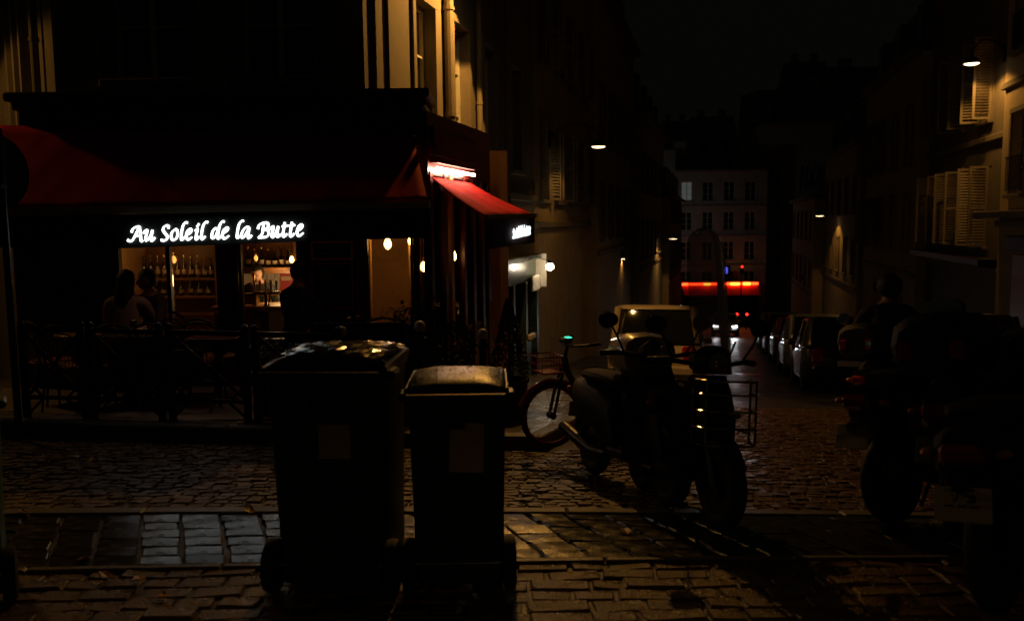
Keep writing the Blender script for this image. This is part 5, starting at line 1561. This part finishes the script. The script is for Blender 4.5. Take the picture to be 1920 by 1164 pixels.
def scooter(label, loc, rz, paint=M_plastic, screen=0, topcase=None, rack=False, lean=0.05, mirrors=True, pitch=0.0, tailm=M_tail, plate=True, plate_txt=False, side_panel=None, name='motor_scooter', cat='scooter'):
    r = thing(name, label, cat, loc, group='scooters and motorbikes parked on the right', rot=Euler((pitch, lean, rz), 'XYZ'))
    for nm, yy in (('front_wheel', .66), ('rear_wheel', -.62)):
        wl_ = MB().torus((0, yy, .255), .20, .055, axis=(1, 0, 0), n=28, m=10).build(nm, M_rubber, r, smooth=True)
        MB().lathe([(.004, -.05), (.05, -.05), (.06, -.02), (.155, -.03), (.155, .03), (.06, .02), (.05, .05), (.004, .05)], 20, (0, yy, .255), (1, 0, 0)).build('rim', M_plastic, wl_, smooth=True)
    def sec(y, z, hw, hh, n=12): return [Vector((hw * math.copysign(abs(math.cos(a_)) ** .75, math.cos(a_)), y, z + hh * math.copysign(abs(math.sin(a_)) ** .75, math.sin(a_)))) for a_ in [2 * math.pi * i / n for i in range(n)]]
    MB().loft([sec(-.92, .72, .07, .05), sec(-.82, .66, .14, .12), sec(-.6, .6, .18, .17), sec(-.3, .55, .19, .2), sec(-.05, .45, .17, .2), sec(.05, .33, .16, .08)]).build('rear_body', paint, r, smooth=True)
    MB().box((0, .18, .28), (.36, .42, .07), bev=.02).build('floorboard', M_plastic, r)
    lg = MB().loft([[Vector((x, .36 + y, z)) for x, y in ((-w_, -.03), (w_, -.03), (w_ * .7, .05), (-w_ * .7, .05))] for w_, y_, z in ((.2, 0, .26), (.23, 0, .45), (.22, 0, .65), (.17, 0, .82), (.12, 0, .92))])
    for v in lg.v: v.y += (v.z - .26) * .12
    lg.build('leg_shield', paint, r, smooth=True, sharp=50)
    MB().loft([sec(.44, .6, .10, .22), sec(.52, .64, .11, .2), sec(.6, .66, .06, .1)]).build('front_fairing', paint, r, smooth=True)
    MB().loft([sec(.42, .43, .05, .03), sec(.55, .5, .075, .05), sec(.7, .5, .075, .05), sec(.86, .4, .05, .03)]).build('front_mudguard', paint, r, smooth=True)
    MB().tube([(.055, .5, .62), (.06, .66, .26)], .022, 8).tube([(-.055, .5, .62), (-.06, .66, .26)], .022, 8).build('fork', M_chrome, r, smooth=True)
    MB().loft([sec(-.72, .8, .1, .03), sec(-.62, .81, .14, .05), sec(-.3, .8, .15, .05), sec(-.02, .76, .12, .05), sec(.06, .74, .05, .03)]).build('seat', M_cblack, r, smooth=True)
    MB().tube(spline([(-.36, .3, 1.0), (-.3, .36, 1.01), (-.1, .44, .99), (.1, .44, .99), (.3, .36, 1.01), (.36, .3, 1.0)], 3), .016, 8).build('handlebar', M_iron, r, smooth=True)
    for sx in (-1, 1):
        MB().tube([(sx * .26, .38, 1.01), (sx * .37, .3, 1.0)], .021, 8).build('grip', M_rubber, r, smooth=True)
        if mirrors:
            MB().tube([(sx * .24, .4, 1.02), (sx * .3, .42, 1.12), (sx * .34, .4, 1.2)], .008, 6).build('mirror_stem', M_iron, r, smooth=True)
            mi = MB().ball((sx * .36, .4, 1.23), .075, 10, (1, .3, .7)).build('mirror', M_plastic, r, smooth=True)
            MB().lathe([(.004, .003), (.062, .0)], 14, (sx * .36, .374, 1.23), (0, -1, 0)).build('mirror_glass', M_chrome, mi, smooth=True)
        MB().ball((sx * .11, .58, .68), .03, 8, (1.3, 1, .7)).build('indicator', M_amber, r, smooth=True)
        MB().ball((sx * .13, -.88, .68), .03, 8, (1.2, 1, .7)).build('indicator', M_amber, r, smooth=True)
    MB().loft([sec(.36, 1.0, .12, .07), sec(.47, 1.02, .12, .09), sec(.55, 1.0, .07, .06)]).build('headset', paint, r, smooth=True)
    MB().ball((0, .55, 1.0), .065, 12, (1, .5, 1)).build('headlight', M_headl, r, smooth=True)
    MB().box((0, -.93, .68), (.16, .06, .08), bev=.02).build('tail_light', tailm, r)
    if plate:
        pl = MB().box((0, -.97, .50), (.2, .008, .13), rot=Euler((-.25, 0, 0)), bev=.003).build('number_plate', M_plate, r)
        MB().box((0, -.93, .56), (.05, .1, .02)).build('plate_bracket', M_plastic, r)
        if plate_txt:
            for k, (g, x, z) in enumerate((('3', -.06, -.03), ('0', -.015, -.03), ('5', .03, -.03), ('7', -.03, .035), ('5', .02, .035))):
                mb = MB(); seg = {'3': [(0, 1, 1, 1), (1, 1, 1, 0), (0, .5, 1, .5), (0, 0, 1, 0)], '0': [(0, 0, 1, 0), (1, 0, 1, 1), (1, 1, 0, 1), (0, 1, 0, 0)], '5': [(1, 1, 0, 1), (0, 1, 0, .5), (0, .5, 1, .5), (1, .5, 1, 0), (1, 0, 0, 0)], '7': [(0, 1, 1, 1), (1, 1, .3, 0)]}[g]
                for (a_, b_, c, d) in seg:
                    f = lambda u_, v_: Vector((x + u_ * .028, -.9755 - (z - .02 + v_ * .045) * .255, .50 + z - .02 + v_ * .045))
                    mb.bar(f(a_, b_), f(c, d), .004, .008, up=(0, 0, 1))
                mb.build('digit', M_ink, pl)
    MB().tube([(.14, -.1, .24), (.16, -.35, .24), (.17, -.5, .28), (.17, -.9, .36)], [.02, .03, .05, .05], 10).build('exhaust', M_iron, r, smooth=True)
    MB().tube([(-.12, .0, .24), (-.2, -.02, .01)], .012, 6).build('side_stand', M_iron, r, smooth=True)
    MB().box((.0, -.4, .33), (.2, .34, .2), bev=.05).build('engine', M_iron, r)
    if screen:
        n1 = 10; vs = []; hgt = screen
        for j in range(25):
            t_ = 1 - (1 - j / 24) ** 1.7; z = .93 + hgt * t_; half = .135 * (1 if t_ < .84 else math.sqrt(max(0, 1 - ((t_ - .84) / .1605) ** 2)))
            for i in range(n1 + 1):
                a_ = i / n1 * 2 - 1
                vs.append(Vector((a_ * half, .52 - .05 * a_ * a_ - t_ * .2, z)))
        mb = MB(); nn = n1 + 1
        mb.add(vs, [(j * nn + i, j * nn + i + 1, (j + 1) * nn + i + 1, (j + 1) * nn + i) for j in range(24) for i in range(n1)])
        o = mb.build('windscreen', M_wind, r, smooth=True); md = o.modifiers.new('thick', 'SOLIDIFY'); md.thickness = .004
        for sx in (-1, 1): MB().tube([(sx * .1, .46, 1.0), (sx * .15, .47, 1.14)], .007, 6).build('screen_stay', M_chrome, r, smooth=True)
    if topcase:
        MB().loft([sec(-.98, 1.0, .17, .12), sec(-.92, 1.01, .22, .16), sec(-.72, 1.01, .23, .17), sec(-.6, 1.0, .2, .15)]).build('top_case', topcase, r, smooth=True)
        MB().box((0, -.78, .85), (.2, .3, .02)).build('case_carrier', M_iron, r)
        for sx in (-1, 1): MB().box((sx * .12, -.985, .98), (.07, .02, .09), bev=.01).build('case_reflector', M_tail, r)
    if rack:
        mb = MB()
        for z in (.52, .62, .72, .82, .9):
            wq = .19 if z < .85 else .17
            mb.tube(spline([(-wq, .60, z), (-wq * .85, .76, z), (0, .78, z), (wq * .85, .76, z), (wq, .60, z)], 3), .007, 6)
        for x in (-.19, -.16, .16, .19): mb.tube([(x, .74 if abs(x) < .18 else .61, .52), (x, .74 if abs(x) < .18 else .61, .91)], .008, 6)
        mb.tube([(-.1, .6, .6), (-.1, .77, .6)], .007, 6).tube([(.1, .6, .6), (.1, .77, .6)], .007, 6)
        mb.build('chrome_carrier', M_chrome, r, smooth=True)
    if side_panel:
        for sx in (-1, 1): MB().ball((sx * .18, -.5, .56), .14, 10, (.25, 1.7, .8)).build('side_cowl', side_panel, r, smooth=True)
    return r
def sl_at(p, rz):
    d = Vector((-math.sin(rz), math.cos(rz), 0)); return math.atan(slope_at(Vector(p), d))
def put(px, py, rz, **k):
    p = G(px, py); p = Vector((p.x, p.y, ground(p.x, p.y)))
    return scooter(loc=p, rz=rz, pitch=sl_at(p, rz), **k)
scA = put(1268, 950, -2.93, label='dark scooter with chrome front carrier and tall clear windscreen', screen=.94, rack=True, paint=M_plastic, lean=-.08, topcase=M_carpale)
scA.scale = (.88,) * 3
scB = put(1175, 915, -2.85, label='dark scooter half hidden left of the one with the chrome carrier', paint=M_plastic, lean=-.08)
scB.scale = (.9,) * 3
B_SC = G(1655, 838); B_SC = Vector((B_SC.x, B_SC.y, ground(B_SC.x, B_SC.y)))
RZB = UA - .1
scooter('dark scooter ridden by the person in black, seen from behind', B_SC, RZB, paint=M_plastic, lean=0, pitch=sl_at(B_SC, RZB))
put(1790, 960, UA - .75, label='dark scooter with a milky green side cowl, left of the red one', paint=M_plastic, side_panel=M_silverpk, lean=-.12)
put(1885, 985, UA - .55, label='motorbike with rounded black top case and red reflectors at the right edge', paint=M_cardark, topcase=M_plastic, lean=-.12, side_panel=M_carred)
put(1940, 1075, UA - .5, label='nearest motorbike cut by the right edge, its number plate showing', paint=M_plastic, lean=-.14, plate_txt=True)
put(1725, 850, UA - .7, label='dark scooter behind the rider, toward the right kerb', paint=M_plastic, lean=-.12, topcase=M_plastic)

# ---- rental bicycle
bfw = G(1032, 832, KH); bhd = Vector((-.92, -.38, 0)).normalized(); bp = bfw - bhd * .47; bz = ground(bp.x, bp.y) + KH
bike = thing('rental_bicycle', 'red wheeled rental bicycle with basket and green status light on the pavement corner', 'bicycle', (bp.x, bp.y, bz), R(112.5))
bike.scale = (.82,) * 3
def bwheel(yy, nm):
    w_ = MB().torus((0, yy, .335), .31, .024, axis=(1, 0, 0), n=44, m=8).build(nm, M_rubber, bike, smooth=True)
    MB().torus((0, yy, .335), .282, .014, axis=(1, 0, 0), n=44, m=8).build('rim', M_redbike, w_, smooth=True)
    mb = MB()
    for k in range(14):
        a_ = 2 * math.pi * k / 14
        mb.tube([(.02 * (-1) ** k, yy, .335), (0, yy + .28 * math.cos(a_), .335 + .28 * math.sin(a_))], .0022, 4)
    mb.build('spokes', M_chrome, w_)
    MB().cyl((-.05, yy, .335), (.05, yy, .335), .035, 12).build('hub', M_plastic, w_, smooth=True)
    mg = MB(); pts = [(0, yy + .35 * math.cos(a_), .335 + .35 * math.sin(a_)) for a_ in [R(20 + 8.5 * k) for k in range(18)]]
    mg.tube(pts, .03, 8, squash=(Vector((0, 0, 1)), .8)); mg.build('mudguard', M_redbike, bike, smooth=True)
bwheel(.56, 'front_wheel'); bwheel(-.52, 'rear_wheel')
MB().tube(spline([(0, .42, .92), (0, .36, .72), (0, .15, .42), (0, -.08, .36), (0, -.3, .36), (0, -.52, .335)], 4), [.034] * 21, 10).build('frame', M_bluebike, bike, smooth=True)
MB().tube([(0, -.16, .36), (0, -.26, .74)], .026, 10).tube([(0, -.22, .62), (.05, -.52, .34)], .012, 8).tube([(0, -.22, .62), (-.05, -.52, .34)], .012, 8).build('seat_tube', M_bluebike, bike, smooth=True)
MB().tube([(0, .40, .9), (.05, .48, .66), (.055, .56, .335)], .016, 8).tube([(0, .40, .9), (-.05, .48, .66), (-.055, .56, .335)], .016, 8).build('fork', M_bluebike, bike, smooth=True)
MB().tube([(0, -.26, .72), (0, -.29, .9)], .014, 8).build('seat_post', M_chrome, bike, smooth=True)
MB().loft([[Vector((w_ * math.cos(a_), y, z + .03 * math.sin(a_))) for a_ in [k * .785 for k in range(8)]] for y, w_, z in ((-.42, .08, .93), (-.36, .1, .93), (-.25, .07, .925), (-.15, .03, .915), (-.12, .015, .91))]).build('saddle', M_plastic, bike, smooth=True)
MB().tube([(0, .41, .9), (0, .38, 1.02)], .018, 8).tube(spline([(-.3, .2, 1.06), (-.26, .3, 1.05), (-.1, .38, 1.03), (.1, .38, 1.03), (.26, .3, 1.05), (.3, .2, 1.06)], 3), .013, 8).build('handlebar', M_iron, bike, smooth=True)
for sx in (-1, 1):
    MB().tube([(sx * .27, .28, 1.055), (sx * .305, .17, 1.065)], .018, 8).build('grip', M_rubber, bike, smooth=True)
    MB().tube([(sx * .06, -.1, .33), (sx * .08, -.1 + sx * .15, .25)], .01, 6).build('crank', M_chrome, bike, smooth=True)
    MB().box((sx * .12, -.1 + sx * .15, .25), (.09, .07, .02), bev=.004).build('pedal', M_plastic, bike)
MB().lathe([(.004, -.01), (.09, -.01), (.09, .01), (.004, .01)], 20, (.05, -.1, .33), (1, 0, 0)).build('chain_case', M_redbike, bike, smooth=True)
bk = MB()
for z in (.78, .86, .94):
    k = .75 + (z - .78) * 1.2
    bk.tube([(-.17 * k, .5, z), (.17 * k, .5, z), (.17 * k, .5 + .26 * k, z), (-.17 * k, .5 + .26 * k, z)], .006, 6, closed=True)
for x in (-.14, -.07, 0, .07, .14): bk.tube([(x * .8, .5, .78), (x * 1.1, .5, .95)], .004, 5).tube([(x * .8, .71, .78), (x * 1.1, .73, .95)], .004, 5)
bk.box((0, .6, .775), (.26, .2, .012)); bk.build('basket', M_redbike, bike)
MB().box((0, .40, 1.075), (.14, .09, .05), bev=.015).build('control_unit', M_plastic, bike)
MB().box((0, .372, 1.105), (.075, .05, .008), bev=.002).build('status_light', M_greenled, bike)
MB().box((0, -.74, .60), (.06, .05, .08), bev=.015).build('tail_light', M_tail, bike)
MB().box((0, -.3, .42), (.09, .16, .14), bev=.03).build('battery_case', M_plastic, bike)
MB().tube([(-.05, -.12, .3), (-.16, -.2, .0)], .01, 6).build('kick_stand', M_iron, bike, smooth=True)
# a second bicycle, dark, partly behind the first
b2 = dup(bike, (bp.x + .45, bp.y + .75, ground(bp.x + .45, bp.y + .75) + .0), R(125), 'dark second rental bicycle behind the red wheeled one')
for o in [q for q in COL.objects if q.parent == b2]:
    if o.type == 'MESH' and o.data.materials and o.data.materials[0] in (M_redbike, M_greenled):
        o.data = o.data.copy(); o.data.materials[0] = M_plastic

# ================================================================== PEOPLE
def person(label, loc, rz, J, edges, rad, cloth, hair='long', top=M_cblack, bottom=M_cblack, headdir=(0, 1, 0), head=None, scale=1.0, helmet=False):
    """J: joints by name in local space; a skinned body, then head, hair and hands on it"""
    r = thing('person', label, 'person', loc, rz)
    names = list(J.keys()); idx = {n: i for i, n in enumerate(names)}
    me = bpy.data.meshes.new('body')
    me.from_pydata([tuple(J[n]) for n in names], [(idx[a], idx[b]) for a, b in edges], [])
    o = bpy.data.objects.new('body', me); COL.objects.link(o)
    sk = o.modifiers.new('skin', 'SKIN'); sk.use_smooth_shade = True
    for i, n in enumerate(names):
        rr = rad[n]; me.skin_vertices[0].data[i].radius = rr if isinstance(rr, tuple) else (rr, rr)
        me.skin_vertices[0].data[i].use_root = (n == 'pelvis')
    sb = o.modifiers.new('sub', 'SUBSURF'); sb.levels = 2; sb.render_levels = 2
    dg = bpy.context.evaluated_depsgraph_get(); ev = o.evaluated_get(dg)
    nm = bpy.data.meshes.new_from_object(ev)
    o.modifiers.clear(); o.data = nm; nm.materials.clear()
    for m_ in (M_skin, top, bottom): nm.materials.append(m_)
    pl = [(n, Vector(J[n])) for n in names]
    for f in nm.polygons:
        c = f.center; n = min(pl, key=lambda e: (e[1] - c).length)[0]
        f.material_index = 0 if n in ('neck', 'head', 'handL', 'handR') else (2 if n in ('hipL', 'hipR', 'kneeL', 'kneeR', 'ankL', 'ankR', 'toeL', 'toeR') else 1)
        f.use_smooth = True
    o.parent = r; o.name = 'body'
    # head with face
    h = Vector(J['head']); hd = Vector(headdir).normalized(); q = Vector((0, 1, 0)).rotation_difference(hd).to_matrix()
    hm = MB(); n = 12
    for i in range(n + 1):
        z = -1 + 2 * i / n; ph = math.sqrt(max(0, 1 - z * z))
        for k in range(16):
            a_ = 2 * math.pi * k / 16; x = math.cos(a_) * ph * .076; y = math.sin(a_) * ph * .096; zz = z * .115
            if zz < 0 and y > 0: y += .012 * (-zz / .115); x *= 1 - .25 * (-zz / .115)
            if zz < -.02 and y < 0: y *= .75
            hm.v.append(h + q @ Vector((x, y, zz)))
    for i in range(n):
        for k in range(16): hm.f.append([i * 16 + k, i * 16 + (k + 1) % 16, (i + 1) * 16 + (k + 1) % 16, (i + 1) * 16 + k])
    L_ = lambda x, y, z: h + q @ Vector((x, y, z))
    hm.tube([L_(0, .095, .02), L_(0, .112, -.015), L_(0, .1, -.028)], [.008, .014, .009], 6)
    for sx in (-1, 1): hm.ball(L_(sx * .078, -.005, -.005), .022, 6, (.35, .7, 1.2))
    ho = hm.build('head', M_skin, r, smooth=True)
    fc = MB()
    for sx in (-1, 1): fc.ball(L_(sx * .03, .088, .012), .011, 6, (1.2, .6, .7))
    fc.tube([L_(-.022, .094, -.06), L_(0, .1, -.058), L_(.022, .094, -.06)], .005, 5); fc.build('eyes_and_mouth', M_hair, ho)
    # hair
    hr = MB(); rr = random.Random(len(label))
    for i in range(n + 1):
        z = -1 + 2 * i / n; ph = math.sqrt(max(0, 1 - z * z))
        for k in range(20):
            a_ = 2 * math.pi * k / 20; x = math.cos(a_) * ph * .092; y = math.sin(a_) * ph * .112 - .014; zz = z * .126 + .012
            if hair == 'short' and zz < -.075: zz = -.075; x *= .8; y = min(y, -.02)
            if zz < .055 and y > .02: y = .02 - .01 * ph; x *= .98
            if hair == 'long' and zz < -.02 and y < .03: zz = zz * 3.5 - .02; y -= .03; x *= 1.3
            hr.v.append(h + q @ Vector((x + rr.uniform(-.004, .004), y + rr.uniform(-.004, .004), zz)))
    for i in range(n):
        for k in range(20): hr.f.append([i * 20 + k, i * 20 + (k + 1) % 20, (i + 1) * 20 + (k + 1) % 20, (i + 1) * 20 + k])
    if helmet:
        hl = MB().ball(h + Vector((0, -.005, .02)), .122, 14, (.92, 1.08, 1.0)); hl.build('helmet', M_plastic, r, smooth=True)
        MB().box(h + q @ Vector((0, .118, .01)), (.19, .06, .09), bev=.02).build('visor', M_carglass, r)
    else: hr.build('hair', M_hair, r, smooth=True)
    # hands
    for s_, w_, e_ in (('L', 'handL', 'elbL'), ('R', 'handR', 'elbR')):
        if w_ not in J: continue
        w0 = Vector(J[w_]); d = (w0 - Vector(J[e_])).normalized(); sdv = d.cross(Vector((0, 0, 1)))
        sdv = sdv.normalized() if sdv.length > .01 else Vector((1, 0, 0))
        dn_ = Vector((0, 0, -1)); hb = MB()
        hb.tube([w0 - d * .02, w0 + d * .045, w0 + d * .085], [.026, .038, .034], 8, squash=(dn_, .5))
        for k, fl_ in enumerate((.07, .08, .076, .06)):
            b_ = w0 + d * .082 + sdv * (.027 - .018 * k)
            hb.tube([b_, b_ + d * fl_ * .5 + dn_ * .008, b_ + d * fl_ * .8 + dn_ * .035], [.009, .0085, .007], 6)
        b_ = w0 + d * .03 + sdv * .034
        hb.tube([b_, b_ + d * .03 + sdv * .02, b_ + d * .055 + sdv * .022 + dn_ * .015], [.011, .010, .008], 6)
        hb.build('hand', M_skin, r, smooth=True)
    return r
ED = [('pelvis', 'waist'), ('waist', 'chest'), ('chest', 'neckb'), ('neckb', 'neck'), ('neck', 'head'), ('neckb', 'shL'), ('neckb', 'shR'), ('shL', 'elbL'), ('elbL', 'handL'), ('shR', 'elbR'), ('elbR', 'handR'),
      ('pelvis', 'hipL'), ('pelvis', 'hipR'), ('hipL', 'kneeL'), ('kneeL', 'ankL'), ('ankL', 'toeL'), ('hipR', 'kneeR'), ('kneeR', 'ankR'), ('ankR', 'toeR')]
RAD = dict(pelvis=(.15, .12), waist=(.14, .105), chest=(.165, .115), neckb=(.10, .085), neck=.052, head=.06, shL=.068, shR=.068, elbL=.045, elbR=.045, handL=.03, handR=.03, hipL=.09, hipR=.09, kneeL=.062, kneeR=.062, ankL=.042, ankR=.042, toeL=.035, toeR=.035)
def seated(hands=((-.14, .42, .74), (.16, .4, .74)), lean=.0, seat=.47, knee=.47, tall=1.0):
    z = seat + .08
    J = dict(pelvis=(0, -.02, z), waist=(0, -.02 + lean * .3, z + .18 * tall), chest=(0, lean * .7, z + .38 * tall), neckb=(0, lean, z + .52 * tall), neck=(0, lean + .02, z + .61 * tall), head=(0, lean + .045, z + .72 * tall),
             shL=(-.19, lean, z + .49 * tall), shR=(.19, lean, z + .49 * tall), elbL=(-.25, lean + .12, z + .24), elbR=(.25, lean + .12, z + .24), handL=hands[0], handR=hands[1],
             hipL=(-.1, .06, z), hipR=(.1, .06, z), kneeL=(-.13, .46, knee + .04), kneeR=(.13, .46, knee + .04), ankL=(-.13, .44, .1), ankR=(.13, .46, .1), toeL=(-.14, .6, .04), toeR=(.14, .62, .04))
    return J
def at_px(px, Y, z): return Vector((P(px, 560, Y).x, Y, z))
person('seated woman with long dark hair and pale top, back to the street', at_px(237, 9.28, TZ), .12, seated(), ED, RAD, None, 'long', top=M_cpale, bottom=M_cbrown, headdir=(.35, 1, -.1))
person('dark figure sitting beside the woman, facing her', at_px(291, 9.55, TZ), math.pi * .85, seated(lean=.06), ED, RAD, None, 'short', top=M_cbrown, bottom=M_cblack, headdir=(.2, 1, -.1))
person('dark haired man in black seated before the bar window', at_px(552, 9.45, TZ), -.45, seated(tall=1.1, lean=.05), ED, RAD, None, 'short', top=M_cblack, bottom=M_cblack, headdir=(-.3, 1, -.15))
stand = dict(pelvis=(0, 0, .93), waist=(0, .02, 1.1), chest=(0, .05, 1.28), neckb=(0, .07, 1.41), neck=(0, .085, 1.49), head=(0, .11, 1.59), shL=(-.19, .06, 1.38), shR=(.19, .06, 1.38), elbL=(-.26, .12, 1.14), elbR=(.26, .12, 1.14),
             handL=(-.16, .34, 1.14), handR=(.15, .36, 1.16), hipL=(-.1, 0, .88), hipR=(.1, 0, .88), kneeL=(-.11, .02, .49), kneeR=(.11, .03, .49), ankL=(-.12, -.02, .09), ankR=(.12, -.02, .09), toeL=(-.13, .13, .04), toeR=(.13, .13, .04))
person('barman in dark clothes working behind the beer taps', at_px(490, 11.95, ZF), math.pi - .1, stand, ED, RAD, None, 'short', top=M_cblack, bottom=M_cblack, headdir=(0, 1, -.5))
ride = seated(hands=((-.3, .42, .98), (.3, .42, .98)), lean=.06, seat=.78, knee=.62, tall=.95)
for s_, sx in (('L', -1), ('R', 1)):
    ride['knee' + s_] = (sx * .2, .36, .68); ride['ank' + s_] = (sx * .2, .28, .36); ride['toe' + s_] = (sx * .2, .42, .33); ride['elb' + s_] = (sx * .32, .16, 1.08)
loc = B_SC + Matrix.Rotation(RZB, 3, 'Z') @ Vector((0, -.25, 0))
person('person in dark clothes and helmet riding a scooter, seen from behind', (loc.x, loc.y, loc.z), RZB, ride, ED, RAD, None, 'short', top=M_cblack, bottom=M_cblack, headdir=(-.4, 1, -.1), helmet=True)
